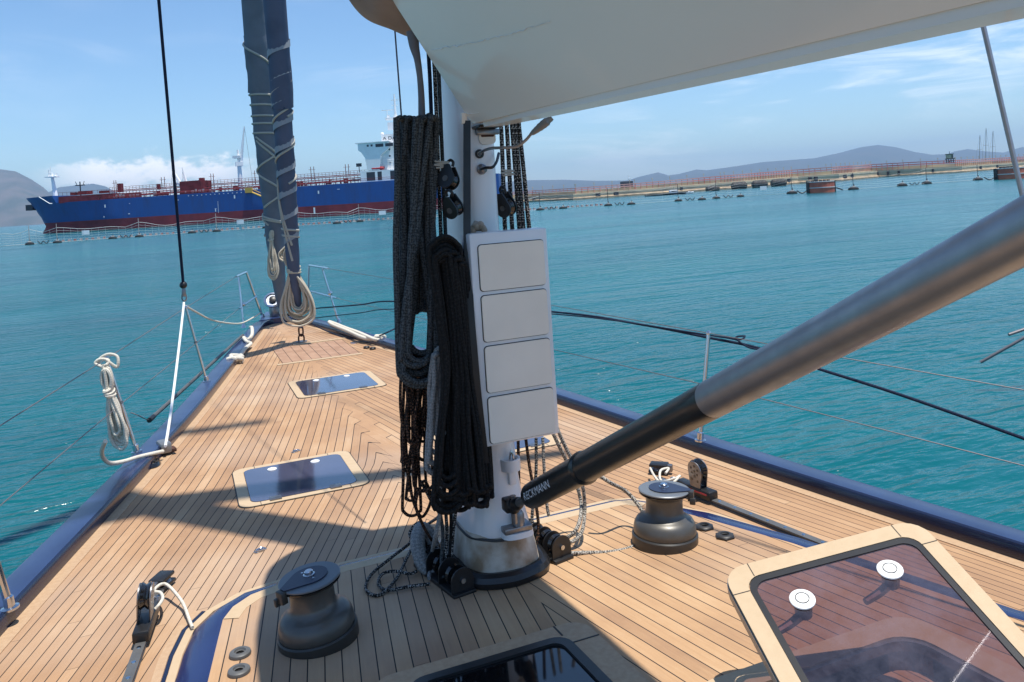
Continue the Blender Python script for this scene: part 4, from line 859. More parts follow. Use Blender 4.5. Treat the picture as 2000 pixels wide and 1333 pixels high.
mb = MB(); mb.lathe([(.035, 0), (.025, .02), (.015, .05)], c_, 12); mb.split('foot', 'steel', t)
def stanchion(foot, top, label, dy=0., r=.0125):
    f_ = at(*foot, zr_); tp = aty(*top, f_.y+dy); t = thing('stanchion', label, 'stanchion', f_, 'lifeline stanchions on the rails')
    d_ = (tp-f_).normalized(); tubepart([f_, tp], r, 'post', 'steel', t)
    MB().lathe([(.034, 0), (.034, .008), (.020, .012), (.019, .05), (.015, .055)], f_, 18, axis=d_.lerp(Vector((0, 0, 1)), .5)).build('base', 'steel', t); MB().sphere(tp, r*1.3, 10).build('cap', 'steel', t)
    mb = MB(); mb.lathe([(r*1.25, 0), (r*1.25, .02)], f_.lerp(tp, .52), 12, axis=d_); mb.build('eyelet', 'steel_dull', t)
    return f_, tp
SP1 = stanchion((404, 746), (363, 601), 'steel stanchion on the port rail with the halyard shackled at its top'); SP2 = stanchion((267, 884), (208, 701), 'steel stanchion on the port rail with a cream rope coil tied to it'); SP3 = stanchion((20, 1190), (-40, 1000), 'steel stanchion foot cut by the left picture edge at the bottom', r=.016)
SS1 = stanchion((1368, 862), (1384, 651), 'steel stanchion on the starboard rail beyond the boom strut'); SS2 = stanchion((2140, 1120), (2200, 800), 'stanchion on the starboard rail outside the right picture edge')
def lifeline(label, pts, r=.0032, m='wire'):
    o_ = MB().tube(pts, r, 6, smooth=False).build('lifeline', m, origin=pts[0]); tag(o_, label, 'lifeline', 'lifeline wires along the rails')
lifeline('upper port lifeline wire from the pulpit over the stanchion tops to the left edge', [PUL_P, SP1[1], SP2[1], aty(0, 832, 4.6), aty(-60, 868, 4.2)])
mid = lambda s_, f=.52: s_[0].lerp(s_[1], f)
lifeline('lower port lifeline wire through the stanchion middles to the left edge', [aty(468, 602, 11.3), mid(SP1), mid(SP2), aty(0, 988, 4.4), aty(-60, 1040, 4.1)])
lifeline('upper starboard lifeline wire passing the top of the starboard stanchion', [PUL_S, aty(1085, 598, 6.6), SS1[1], aty(1640, 698, 3.4), aty(2000, 762, 2.7), aty(2200, 800, SS2[0].y)])
lifeline('lower starboard lifeline wire, pinkish, running behind the boom strut to the right edge', [aty(658, 583, 11), aty(1085, 684, 6.4), mid(SS1), aty(1500, 782, 3.7), aty(2000, 910, 2.6), aty(2200, 965, 2.3)])
px_rope('sheet', 'dark blue rope stretched from the bow along the starboard lifeline to the right edge', 'rope', [(600, 604, 'Y', 11.2), (700, 596, 'Y', 10.2), (775, 589, 'Y', 9.3), (1085, 610, 'Y', 6.5), (1250, 634, 'Y', 5.2), (1384, 660, 'Y', 4.25), (1480, 680, 'Y', 3.9), (1590, 718, 'Y', 3.6), (1760, 772, 'Y', 3.1), (2000, 857, 'Y', 2.65), (2150, 912, 'Y', 2.4)], .0085, 'rope_navy', 'dark ropes along the starboard side')
px_rope('sheet', 'thinner dark rope lashed just under the lifeline between bow and starboard stanchion', 'rope', [(610, 622, 'Y', 11), (700, 612, 'Y', 10), (775, 604, 'Y', 9), (1085, 614, 'Y', 6.45), (1384, 655, 'Y', 4.26), (1440, 664, 'Y', 4.0), (1455, 657, 'Y', 3.98), (1437, 660, 'Y', 4.), (1460, 678, 'Y', 3.93), (1490, 684, 'Y', 3.85)], .0055, 'rope_navy', 'dark ropes along the starboard side')
px_rope('line', 'thin dark line sagging over the foredeck behind the tan coil', 'rope', [(612, 634, .10), (640, 648, .02), (680, 661, .01), (708, 663, .01), (735, 658, .06), (760, 648, .2), (790, 632, 'Y', 9.0)], .008, 'rope_navy')
hank('rope_coil', 'cream rope coil tied to the port stanchion by the rail', 'rope coil', (214, 768), (240, 878), .052, SP2[0].y-.06, 8, .0105, 'rope_white', top=(207, 722), seed=11, thick=.05, wraps=3, open_=.35, topw=.62)
c_ = SP2[1]; px_rope('cord', 'cream rope hitch and loop tied round the top of the port stanchion', 'cord', [(208, 722, 'Y', c_.y-.05), (196, 716, 'Y', c_.y-.05), (186, 710, 'Y', c_.y-.03), (195, 702, 'Y', c_.y-.03), (212, 704, 'Y', c_.y-.03), (206, 714, 'Y', c_.y-.05), (192, 712, 'Y', c_.y+.02), (196, 700, 'Y', c_.y+.0), (212, 692, 'Y', c_.y-.01), (228, 696, 'Y', c_.y-.02), (231, 708, 'Y', c_.y-.03), (228, 717, 'Y', c_.y-.03), (216, 710, 'Y', c_.y-.04), (205, 702, 'Y', c_.y-.04)], .0095, 'rope_white')
# block at the port rail with its line
cb = at(324, 884, .02); t = thing('rail_block', 'grey block at the port rail foot where the white line meets the deck', 'block', cb)
MB().box(cb+Vector((-.01, .03, .035)), (.035, .07, .034), Matrix.Rotation(.25, 4, 'Z'), .012).build('body', 'frame_grey', t); MB().box(cb+Vector((.03, .02, .01)), (.03, .04, .012), Matrix.Rotation(.25, 4, 'Z'), .005).build('plate', 'rust', t)
cb2 = at(298, 910, .0); t = thing('fairlead', 'dark oval fairlead on the deck below the port rail block', 'fairlead', cb2)
q_ = MB().lathe([(.085, 0), (.088, .01), (.075, .028), (.045, .036), (.04, .02), (0, .02)], (0, 0, 0), 28, cap=False); q_.v = [Vector((v.x*.6, v.y*1.0, v.z))+cb2 for v in q_.v]; q_.build('body', 'black_gloss', t); MB().box(cb2+Vector((0, 0, .038)), (.02, .05, .006), bev=.004).build('bar', 'black', t)
px_rope('line', 'taut white line from the port rail block up to the shackle of the halyard', 'rope', [(323, 872, .08), (333, 810, 'Y', 6.4), (347, 700, 'Y', 7.1), (358, 604, 'Y', 7.8), (359, 592, 'Y', 7.88)], .010, 'handle', n=8, sub=2)
px_rope('line', 'slack cream line sagging from the halyard shackle forward to the pulpit', 'rope', [(362, 598, 'Y', 7.95), (385, 611, 'Y', 8.3), (410, 624, 'Y', 9.0), (440, 631, 'Y', 9.8), (470, 632, 'Y', 10.6), (492, 622, 'Y', 11.1), (508, 612, 'Y', 11.6)], .009, 'rope_white')
px_rope('line', 'stiff pale rope end looping outboard over the port rail below the cream coil', 'rope', [(318, 882, .06), (300, 886, .075), (270, 893, .09), (240, 902, .11), (215, 905, .14), (202, 895, .2), (199, 880, .28), (206, 862, .36)], .0125, 'rope_white')
# long dark pole outside the port rail
pP = [aty(293, 820, 6.9), aty(474, 655, 10.4)]; t = thing('pole', 'long thin grey pole lying outside the port rail', 'pole', pP[0]); tubepart(pP, .016, 'shaft', 'frame_dark', t); tubepart([pP[0]-(pP[1]-pP[0]).normalized()*.02, pP[0]+(pP[1]-pP[0]).normalized()*.08], .02, 'end_cap', 'black', t)
px_rope('cord', 'thin slack cord trailing from the end of the grey pole', 'cord', [(293, 820, 'Y', 6.9), (285, 819, 'Y', 6.85), (270, 812, 'Y', 6.8), (255, 806, 'Y', 6.8)], .004, 'wire')
# mooring ropes at the bow
def knot(name, label, centre, size, m, seed, tail, r=.02):
    random.seed(seed); C_ = Vector(centre); P = []
    for k in range(16):
        a_ = k*2.4; P.append(C_+Vector((size*math.cos(a_)*random.uniform(.4, 1), size*math.sin(a_)*random.uniform(.4, 1), r+size*.8*random.random())))
    P += [P3(q) for q in tail]; return tag(MB().tube(P, r, 8, sub=5).build(name, m, origin=C_), label, 'mooring rope', 'white mooring ropes at the bow')
knot('mooring_rope', 'thick white mooring rope knotted on the deck inside the port bow rail', at(459, 712, 0), .085, 'rope_white', 2, [(470, 694, .05), (478, 682, .06), (490, 672, .05), (482, 668, .08), (476, 660, .10), (484, 664, .06), (492, 655, .1), (492, 641, .13), (489, 640, .12)], .021)
knot('mooring_rope', 'thick white mooring rope along the starboard bow rail ending in a knot', at(741, 671, 0), .09, 'rope_white', 6, [(728, 662, .08), (700, 650, .09), (675, 641, .10), (655, 633, .10), (643, 629, .12), (650, 635, .10), (680, 647, .09), (710, 660, .07), (735, 664, .05)], .021)
# bow fitting
c_ = Vector((.02, YB+.12, 0)); bw = thing('bow_fitting', 'navy bow platform with chrome furler drum at the foot of the forestay', 'bow fitting', c_)
MB().prism([(-.24, YB-.02), (.26, YB-.02), (.16, YB+.45), (.09, YB+.85), (-.07, YB+.85), (-.15, YB+.45)], .0, .075).build('platform', 'navy_top', bw)
fd = aty(533, 588, YB+.25); MB().lathe([(.12, 0), (.125, .01), (.125, .03), (.10, .035), (.09, .02), (0, .02)], fd, 28, axis=(-.1, -.75, .65), cap=False).build('drum_ring', 'steel', bw)
q_ = MB().lathe([(.05, .021), (.05, .05), (.02, .06), (0, .06)], fd, 14, axis=(-.1, -.75, .65), cap=False); q_.build('drum_hub', 'black', bw)
MB().box((.0, YB+.3, .15), (.06, .14, .08), bev=.03).build('stem_head', 'steel_dull', bw); MB().box((.12, YB+.05, .1), (.08, .03, .02), bev=.01).build('cleat', 'black', bw)
for i, (x_, y_) in enumerate(((-.30, 11.05), (-.25, 10.85), (-.20, 10.62))): pass
# ------------------------------------------------------------------ ropes on the mast
def ucoil(label, spec, r, m, Y, jit=.03, seed=1, cat='rope coil', group='rope coils hanging on the mast', n=8, extra=None, pinch=0.):
    """spec: list of loops (x left top, x right top, y top, x left bottom, x right bottom, y bottom)"""
    random.seed(seed); mb = MB()
    for (a_, b_, yt, c_, d_, yb) in spec:
        y1_ = Y+random.uniform(-jit, jit); y2_ = y1_+random.uniform(-.5, .5)*jit; W_ = (d_-c_); j = lambda s_=3.6: random.uniform(-s_, s_)
        P = []
        for k in range(5): f = k/4; P.append((a_+(c_-a_)*f+j()*(0 < k < 4)+pinch*math.sin(PI*min(1, f*1.05))*max(0, min(1, (890-a_)/50)), yt+(yb-W_*.5-yt)*f, y1_+random.uniform(-.006, .006)))
        P += [((c_+d_)/2-W_/2*math.cos(math.radians(q_)), yb-W_*.5+W_*.5*math.sin(math.radians(q_)), y1_+(y2_-y1_)*q_/180) for q_ in (32, 62, 90, 118, 148)]
        for k in range(5): f = 1-k/4; P.append((b_+(d_-b_)*f+j()*(0 < k < 4)+pinch*math.sin(PI*min(1, f*1.05))*max(0, min(1, (890-b_)/50)), yt+(yb-W_*.5-yt)*f, y2_+.02))
        W2 = b_-a_; P += [(b_-W2*.12, yt-W2*.38, y2_+.02), ((a_+b_)/2, yt-W2*.62, (y1_+y2_)/2), (a_+W2*.12, yt-W2*.38, y1_)]
        mb.tube([aty(x, y, q) for x, y, q in P], r, n, sub=4, closed=True)
    for e in (extra or []): mb.tube([P3(q) for q in e], r, n, sub=4)
    o = mb.build('rope_coil', m, origin=aty(spec[0][0], spec[0][2], Y)); return tag(o, label, cat, group)
# charcoal coil: strands bent over a peg (narrow arches at the top, wide bights below)
rg = random.Random(5); sp = []
tops = [(774, 788), (783, 799), (792, 808), (801, 817), (812, 828), (822, 838), (832, 846), (840, 853)]
bots = [(779, 857, 754), (787, 850, 742), (781, 846, 730), (794, 856, 720), (796, 842, 706), (787, 853, 748), (800, 848, 690), (783, 838, 715)]
for (a_, b_), (c_, d_, e_) in zip(tops, bots): sp.append((a_, b_, 238+rg.uniform(-3, 5), c_, d_, e_))
ucoil('big charcoal rope coil hanging to port of the mast, the leftmost and longest one', sp, .0125, 'rope_grey', 3.06, .05, 3)
sp = [(a_+rg.uniform(-2, 2), a_+13, 244+rg.uniform(0, 14), a_+rg.uniform(-3, 3)+(3 if a_ < 800 else -3), a_+18, 560+rg.uniform(-60, 60)) for a_ in (779, 787, 796, 804, 813, 822, 831)]
ucoil('charcoal rope strands tucked behind the longest coil, port side of the mast', sp, .0125, 'rope_grey', 3.13, .03, 8)
# black coil
sp = []
for k in range(46):
    f = (k+.5)/46; w_ = rg.uniform(14, 46); c_ = 850+60*f; cb = 864+82*f+rg.uniform(-7, 7); sp.append((max(834, c_-w_*.42), min(920, c_+w_*.42), 497+22*abs(2*f-1)**2+rg.uniform(-3, 10), max(847, cb-w_*.5), min(963, cb+w_*.5), (1004-14*f if k % 2 else 955)-rg.uniform(0, 46)))
ucoil('black rope coil, the thickest of those on the mast, left edge of the white box', sp, .0094, 'rope_black', 3.04, .06, 4, pinch=22.)
sp = []
for k in range(6):
    f = k/5; sp.append((838+16*f, 900-14*f, 500+5*k, 846+14*f, 900-12*f, 1003-13*k+rg.uniform(-4, 4)))
for k in range(9): sp.append((862+4*k+rg.uniform(-3, 3), 878+4*k, 500+abs(k-4)*4+rg.uniform(0, 8), 880+8*k+rg.uniform(-4, 4), 902+7*k, 985-3*k+rg.uniform(-16, 10)))
o_ = ucoil('black', sp, .0094, 'rope_black', 2.95, .02, 14, pinch=22.); o_['label'] = 'front layer of black rope loops with gaps at the bottom, left of the box'
# light grey and brown flecked
ucoil('light grey rope bights between the charcoal and the black coil, port side of the mast', [(846, 862, 700, 834, 866, 925), (852, 868, 690, 840, 862, 884), (848, 860, 700, 838, 856, 905), (856, 866, 700, 850, 868, 850)], .0105, 'rope_lgrey', 3.0, .02, 6)
sp = [(786+4*k, 798+5*k, 700, 784+rg.uniform(0, 34), 0, 880+rg.uniform(-70, 110)) for k in range(12)]
sp = [(a_, b_, c_, d_, d_+rg.uniform(8, 26), f_) for a_, b_, c_, d_, e_, f_ in sp]+[(790, 812, 720, 786, 822, 1008), (800, 830, 720, 808, 846, 960)]
ucoil('thin black and brown flecked rope tangle hanging under the charcoal coil', sp, .0062, 'rope_brown', 3.12, .05, 9, n=6)
px_rope('rope', 'single brown rope drooping at the far left of the coils on the mast', 'rope', [(783, 730, 'Y', 3.1), (782, 790, 'Y', 3.1), (788, 850, 'Y', 3.1), (794, 905, 'Y', 3.1), (800, 960, 'Y', 3.12)], .0062, 'rope_brown')
px_rope('rope', 'black flecked rope end looping out over the shaded deck left of the mast foot', 'rope', [(822, 940, 'Y', 3.14), (846, 985, 'Y', 3.14), (858, 1006, 'Y', 3.15), (842, 1020, .13), (826, 1030, .09), (815, 1042, .07), (802, 1060, .06), (760, 1093, .045), (724, 1124, .04), (715, 1152, .04), (740, 1163, .04), (772, 1134, .045), (792, 1096, .05), (806, 1064, .06), (800, 1042, .09), (812, 1024, .12), (826, 1022, .12), (838, 1040, .08), (842, 1062, .055)], .0068, 'rope_speck', n=8, sub=6)
px_rope('rope', 'second loop of black flecked rope lying on the shaded deck left of the mast foot', 'rope', [(814, 1116, .045), (800, 1121, .045), (770, 1116, .05), (746, 1122, .045), (739, 1142, .045), (757, 1153, .045), (800, 1146, .045), (840, 1141, .05)], .0068, 'rope_speck', n=8, sub=6)
px_rope('rope', 'thin black flecked rope snarl hanging between the brown tangle and the shaded foot pulleys', 'rope', [(800, 930, 'Y', 3.12), (806, 975, 'Y', 3.12), (824, 1010, 'Y', 3.14), (842, 975, 'Y', 3.13), (828, 940, 'Y', 3.12), (812, 985, 'Y', 3.1), (828, 1030, 'Y', 3.14), (845, 1062, .1), (832, 1078, .05), (812, 1060, .05), (826, 1035, .09), (850, 1050, .1), (862, 1090, .06)], .0062, 'rope_brown', n=7, sub=6)
px_rope('rope', 'light grey rope looping down beside the brown tangle to the shaded foot pulleys', 'rope', [(858, 900, 'Y', 2.98), (862, 960, 'Y', 3.05), (858, 1010, 'Y', 3.12), (850, 1050, 'Y', 3.14), (842, 1090, .08), (838, 1130, .05)], .0085, 'rope_lgrey', n=8, sub=5)
for i, (x0_, x1_, m_, lab) in enumerate(((856, 868, 'rope_grey', 'nearest the left'), (866, 876, 'rope_speck', 'second from the left'), (874, 884, 'rope_black', 'third from the left'), (884, 888, 'rope_speck', 'nearest the mast boot'))):
    px_rope('halyard_tail', 'halyard tail dropping behind the black coil to the port foot block, '+lab, 'rope', [(x0_-4+i*4, 860, 'Y', 3.16), (x0_-2+i*4, 960, 'Y', 3.17), (x1_-3, 1040, 'Y', 3.2), (x1_-6, 1095, 'Y', 3.2), (x1_-2, 1130, 'Y', 3.16)], .0075, m_, 'halyard tails at the port foot block', n=8)
# upright halyards above the coils
for i, (xa, xb, m_, lab) in enumerate(((836, 848, 'rope_navy', 'navy halyard running up the port side of the mast'), (846, 862, 'rope_speck', 'speckled halyard nearest the port face of the mast'), (854, 871, 'rope_grey', 'charcoal halyard against the port face of the mast'))):
    px_rope('halyard', lab, 'halyard', [(xa-8, 40, 'Y', 3.2), (xa, 90, 'Y', 3.2), (xa+7, 240, 'Y', 3.18), (xb, 480, 'Y', 3.15), (xb+8, 640, 'Y', 3.12)], .0085, m_, 'halyards along the mast', n=8, sub=2)
pa = [aty(912, 236, 3.02), aty(912, 470, 2.99), aty(918, 600, 2.955), aty(932, 760, 2.94), aty(948, 905, 2.95)]
mb = MB(); hw = RT*.0135; th = Vector((0, .003, 0)); vs = []
for q in pa: vs += [q-hw-th, q+hw-th, q+hw+th, q-hw+th]
mb.add(vs, [(i*4+j, i*4+(j+1) % 4, (i+1)*4+(j+1) % 4, (i+1)*4+j) for i in range(len(pa)-1) for j in range(4)]+[(0, 1, 2, 3), (16, 17, 18, 19)])
tag(mb.build('strap', 'black', origin=pa[0]), 'long flat black strap hanging from the boom along the left edge of the box', 'strap')
tag(MB().box(aty(906, 232, 3.03), (.012, .01, .022), bev=.003).build('clip', 'cream', origin=aty(906, 232, 3.03)), 'small beige clip beside the top of the black strap under the boom', 'clip')
# starboard side
for i, (xa, xb, m_) in enumerate(((979, 986, 'rope_speck'), (990, 1000, 'rope_speck'), (1000, 1014, 'rope_speck'), (1006, 1022, 'rope_speck'), (1014, 1033, 'rope_speck'))):
    px_rope('halyard', 'speckled black and white rope on the starboard side of the mast, '+('nearest the mast', 'second from the mast', 'third from the mast', 'fourth from the mast', 'outermost')[i], 'rope', [(xa-3, 210, 'Y', 3.36), (xa, 250, 'Y', 3.35), ((xa+xb)/2, 340, 'Y', 3.33), (xb, 442, 'Y', 3.3), (xb+3, 470, 'Y', 3.3)], .0105, m_, 'speckled ropes on the starboard side of the mast', n=8, sub=2)
def pulley(name, label, px, py, Y, R_, tilt, yaw_, grp='black pulley blocks on the mast'):
    c_ = aty(px, py, Y); t = thing(name, label, 'pulley block', c_, grp); A_ = Matrix.Rotation(yaw_, 4, 'Z')@Matrix.Rotation(tilt, 4, 'Y')
    ax = (A_@Vector((1, 0, 0)))
    MB().lathe([(R_, -.014), (R_*.8, 0), (R_, .014)], c_, 28, axis=ax).build('sheave', 'black_gloss', t)
    for s_ in (-1, 1):
        P = [(R_*1.1*math.cos(b), R_*1.1*math.sin(b)) for b in [math.radians(-30+240*k/16) for k in range(17)]]+[(-R_*.35, -R_*1.7), (R_*.35, -R_*1.7)]
        CM = Matrix(((0, 0, 1, 0), (1, 0, 0, 0), (0, 1, 0, 0), (0, 0, 0, 1))); MB().prism([(x, -y) for x, y in P][::-1], s_*.021-.003, s_*.021+.003, Matrix.Translation(c_)@A_@CM).build('cheek', 'black', t)
    MB().tube([c_+A_@Vector(v) for v in ((0, -.012, R_*1.6), (0, -.014, R_*2.1), (0, 0, R_*2.4), (0, .014, R_*2.1), (0, .012, R_*1.6))], .006, 6).build('shackle', 'black', t)
    MB().lathe([(.012, -.027), (.012, .027)], c_, 12, axis=ax).build('axle', 'frame_dark', t)
pulley('pulley', 'black pulley block on the port side of the mast, the upper of two', 876, 352, 3.02, .034, .3, .7)
pulley('pulley', 'black pulley block on the port side of the mast, the lower of two', 885, 408, 3.0, .032, -.3, .6)
pulley('pulley', 'black pulley block among the speckled ropes on the starboard side of the mast', 988, 405, 3.24, .038, -.2, .5)
for (q, lab) in (((862, 322, 3.03), 'pale webbing lashing above the upper port pulley on the mast'), ((991, 338, 3.24), 'pale lashing above the starboard pulley on the mast')):
    c_ = aty(*q); mb = MB()
    mb.tube([c_+Vector((-.022 if (k//2) % 2 == 0 else .025, -.004*(k % 2), .016-.0035*k)) for k in range(9)], .0035, 6)
    tag(mb.build('lashing', 'lash', origin=c_), lab, 'lashing')
# tails below the box, starboard
for i, (P, m_, lab) in enumerate(((((1012, 858), (1013, 920), (1015, 985), (1020, 1040)), 'rope_brown', 'nearest the mast'), (((1027, 858), (1034, 910), (1043, 960), (1052, 1030), (1046, 1065)), 'rope_brown', 'second from the mast'), (((1047, 856), (1047, 920), (1043, 960), (1038, 1040), (1046, 1060)), 'rope_speck', 'third from the mast'), (((1060, 855), (1063, 920), (1068, 985), (1072, 1008)), 'rope_salt', 'fourth from the mast'))):
    px_rope('halyard_tail', 'rope tail hanging under the white box to the starboard foot blocks, '+lab, 'rope', [(x, y, 'Y', 3.2-.0005*(y-858)*.3) for x, y in P], .0072, m_, 'rope tails under the white box')
px_rope('rope', 'salt and pepper rope bight hanging right of the white box down to the foot blocks', 'rope', [(1080, 815, 'Y', 3.3), (1098, 860, 'Y', 3.3), (1120, 905, 'Y', 3.3), (1138, 950, 'Y', 3.3), (1142, 1000, 'Y', 3.3), (1136, 1040, .09), (1118, 1058, .07), (1098, 1056, .08)], .0085, 'rope_salt')
px_rope('rope', 'pinkish grey rope crossing behind the black sleeve of the strut', 'rope', [(1076, 838, 'Y', 3.33), (1096, 880, 'Y', 3.33), (1120, 930, 'Y', 3.35), (1135, 985, 'Y', 3.33), (1128, 1030, .12), (1105, 1052, .08), (1085, 1050, .09)], .0085, 'rope_salt')
px_rope('rope', 'salt and pepper rope arcing over the teak before the sunlit winch', 'rope', [(1165, 925, 'Y', 3.28), (1190, 942, .27), (1225, 962, .19), (1252, 995, .13), (1264, 1025, .08), (1258, 1052, .045), (1232, 1070, .035), (1190, 1079, .035), (1150, 1080, .04), (1108, 1081, .05)], .0088, 'rope_salt', sub=8)
# foot blocks
def foot_blocks(label, pA, pB, n_, R_=.042, seed=1):
    A_, B_ = Vector(pA), Vector(pB); t = thing('foot_block', label, 'foot block', A_, 'pulley banks at the mast foot'); d_ = (B_-A_).normalized(); L = (B_-A_).length; z = .012
    q_ = MB(); Mz = Matrix.Rotation(math.atan2(d_.y, d_.x), 4, 'Z'); q_.box((A_+B_)/2+Vector((0, 0, z)), (L/2+.02, .05, .010), Mz, .004); q_.build('base_plate', 'black', t)
    for k in range(n_):
        c_ = A_.lerp(B_, (k+.5)/n_)+Vector((0, 0, z+.052))
        MB().lathe([(R_, -.011), (R_*.78, 0), (R_, .011)], c_, 24, axis=d_).build('sheave', 'black_gloss', t)
    for k in range(n_+1):
        c_ = A_.lerp(B_, k/n_)+Vector((0, 0, z+.05)); mb = MB()
        P = [(.050*math.cos(b), .050*math.sin(b)) for b in [math.radians(-5+190*j/12) for j in range(13)]]+[(-.05, -.045), (.05, -.045)]
        Mc = Matrix.Translation(c_)@Mz@Matrix(((0, 0, 1, 0), (1, 0, 0, 0), (0, 1, 0, 0), (0, 0, 0, 1))); mb.prism(P, -.003, .003, Mc); mb.build('cheek', 'black', t)
    MB().lathe([(.010, -.012), (.010, L+.012)], A_+Vector((0, 0, z+.052)), 12, axis=d_).build('axle', 'steel', t)
foot_blocks('bank of black pulleys standing on the deck just right of the mast foot', at(1030, 1062, .03), at(1098, 1098, .03), 4)
foot_blocks('shaded bank of black pulleys on the deck just left of the mast foot', at(905, 1165, .03), at(832, 1105, .03), 3)
kb = at(858, 1120, .03); tag(MB().tube([kb+Vector(v) for v in ((-.01, -.02, .0), (-.06, .02, .04), (-.07, .06, .12), (-.04, .1, .16), (0, .1, .12), (.0, .05, .05))], [.02, .03, .032, .03, .026, .02], 12).build('hose', 'rope_lgrey', origin=kb), 'thick grey padded strop arching over the port pulleys at the mast foot', 'strop')
# ------------------------------------------------------------------ ship
M['ship_blue'] = mat('ship_blue_paint', (.014, .080, .29), .5, col2=(.03, .060, .17), cs=.35, spec=.3)
_n = M['ship_blue'].node_tree; _m = _n.nodes.new('ShaderNodeMapping'); _m.inputs['Scale'].default_value = (1, 1, .22); _x = [q for q in _n.nodes if q.type == 'TEX_NOISE'][0]; _x.inputs['Roughness'].default_value = .75; _r = [q for q in _n.nodes if q.type == 'MAP_RANGE'][0]; _r.inputs[1].default_value = .45; _r.inputs[2].default_value = .8
_n.links.new([q for q in _n.nodes if q.type == 'TEX_COORD'][0].outputs['Object'], _m.inputs[0]); _n.links.new(_m.outputs[0], _x.inputs['Vector'])
M['ship_red'] = mat('ship_red_bottom', (.26, .04, .05), .7, col2=(.17, .03, .04), cs=.2, spec=.2)
M['ship_deckred'] = mat('ship_red_pipes', (.20, .03, .035), .7, noise_s=.6, noise_a=.4, spec=.2)
M['ship_white'] = mat('ship_white', (.90, .90, .90), .5, noise_s=.3, noise_a=.1)
M['ship_dark'] = mat('ship_dark', (.03, .035, .05), .5)
M['ship_pale'] = mat('ship_pale_pipe', (.50, .42, .38), .6, noise_s=.8, noise_a=.3)
M['ship_yellow'] = mat('ship_yellow', (.55, .33, .06), .6)
pB = at(92, 457, ZW); pS = at(772, 414.5, ZW); SD = (pS-pB); SD.z = 0; SLEN = SD.length; SD.normalize(); SN = Vector((SD.y, -SD.x, 0))
if SN.dot(CAM-pB) < 0: SN = -SN
ship = thing('tanker_ship', 'long blue and red tanker ship moored beyond the net barrier, bow pointing left', 'ship', pB)
def sp_(a_, o_, z): return pB+SD*a_+SN*o_+Vector((0, 0, z))     # along from the bow waterline, out towards us, above water
def px2s(px, py, o_=0.):
    d = ray(px, py); base = pB+SN*o_; t_ = (base-CAM).dot(SN)/d.dot(SN); q = CAM+d*t_; return (q-base).dot(SD), q.z-ZW
SB = 22.; LT = px2s(975, 400)[0]; AO = px2s(90, 457, -SB/2)[0]
def hw(a_, z, top):   # half breadth
    f = z/top; st = -5.2*max(0, f-.12)**1.1-1.5*(f < .1)*0; x = a_-st
    return SB/2*min(1, max(0, x/ (30-14*f)))**(.62) if x > 0 else 0.
ZD = px2s(400, 377)[1]; ZR = px2s(400, 416.5)[1]; ZF = ZD+2.3; FC = px2s(99, 390)[0]
stat = [AO+q for q in (-7.2, -6.4, -5.5, -4.5, -3, -1.5, 0, 2, 4, 7, 10, 14)]+[19, 22]; stat = sorted([q for q in stat if abs(q-FC) > .3]+[FC-.01, FC+.25])+[26, 40, 60, 80, 100, LT-12, LT-4, LT]
def deckz(a_): return ZF if a_ < FC else ZD
def hull_part(z0f, z1f, nz, name, m):
    mb = MB(); rows = []
    for a_ in stat:
        row = []
        for s_ in (1, -1):
            for k in range(nz+1):
                kk = k if s_ > 0 else nz-k; z0, z1 = z0f(a_), z1f(a_); z = z0+(z1-z0)*kk/nz
                top = ZF; st = AO-7.4*max(0, z/top-.1)**1.3-(1.8*math.exp(-((z-0.)/1.4)**2))+.6; aa = max(a_, st); x = aa-st
                h = SB/2*min(1, x/(34-16*max(0, z/top)))**.6 if x > 0 else 0.
                if a_ > LT-13: h *= 1-.25*((a_-LT+13)/13)**2
                row.append(sp_(aa, s_*h-SB/2*0, z)-SN*SB/2)
        rows.append(row)
    n_ = len(rows[0]); vs = [q for r_ in rows for q in r_]; fs = [(i*n_+k, i*n_+k+1, (i+1)*n_+k+1, (i+1)*n_+k) for i in range(len(rows)-1) for k in range(n_-1)]
    fs += [tuple((len(rows)-1)*n_+k for k in range(n_))]
    mb.add(vs, fs); return mb.build(name, m, ship, smooth=30)
# our near side is the hull side at full breadth: shift so it passes through pB..pS line
hull_part(lambda a: ZR, lambda a: deckz(a), 10, 'topsides', 'ship_blue'); hull_part(lambda a: -1.5, lambda a: ZR, 5, 'boot_topping', 'ship_red')
def sb(mb, a0, a1, z0, z1, o0=-.6, o1=-4.): mb.box(sp_((a0+a1)/2, (o0+o1)/2, (z0+z1)/2), (abs(a1-a0)/2, abs(o1-o0)/2, abs(z1-z0)/2), Matrix(((SD.x, SN.x, 0, 0), (SD.y, SN.y, 0, 0), (0, 0, 1, 0), (0, 0, 0, 1)))); return mb
mb = MB(); sb(mb, 4, LT-2, ZD-.25, ZD-.02, -1, -SB+1); mb.build('main_deck', 'ship_deckred', ship); mb = MB(); sb(mb, FC+.5, 21, ZD, ZD+1.9, -3, -SB+3); mb.build('forecastle', 'ship_deckred', ship)
def bar(mb, a0, z0, a1, z1, r, o=-1.2): mb.tube([sp_(a0, o, z0), sp_(a1, o, z1)], r, 5, smooth=False)
def seg(px, py, o=-1.2): return px2s(px, py, o)
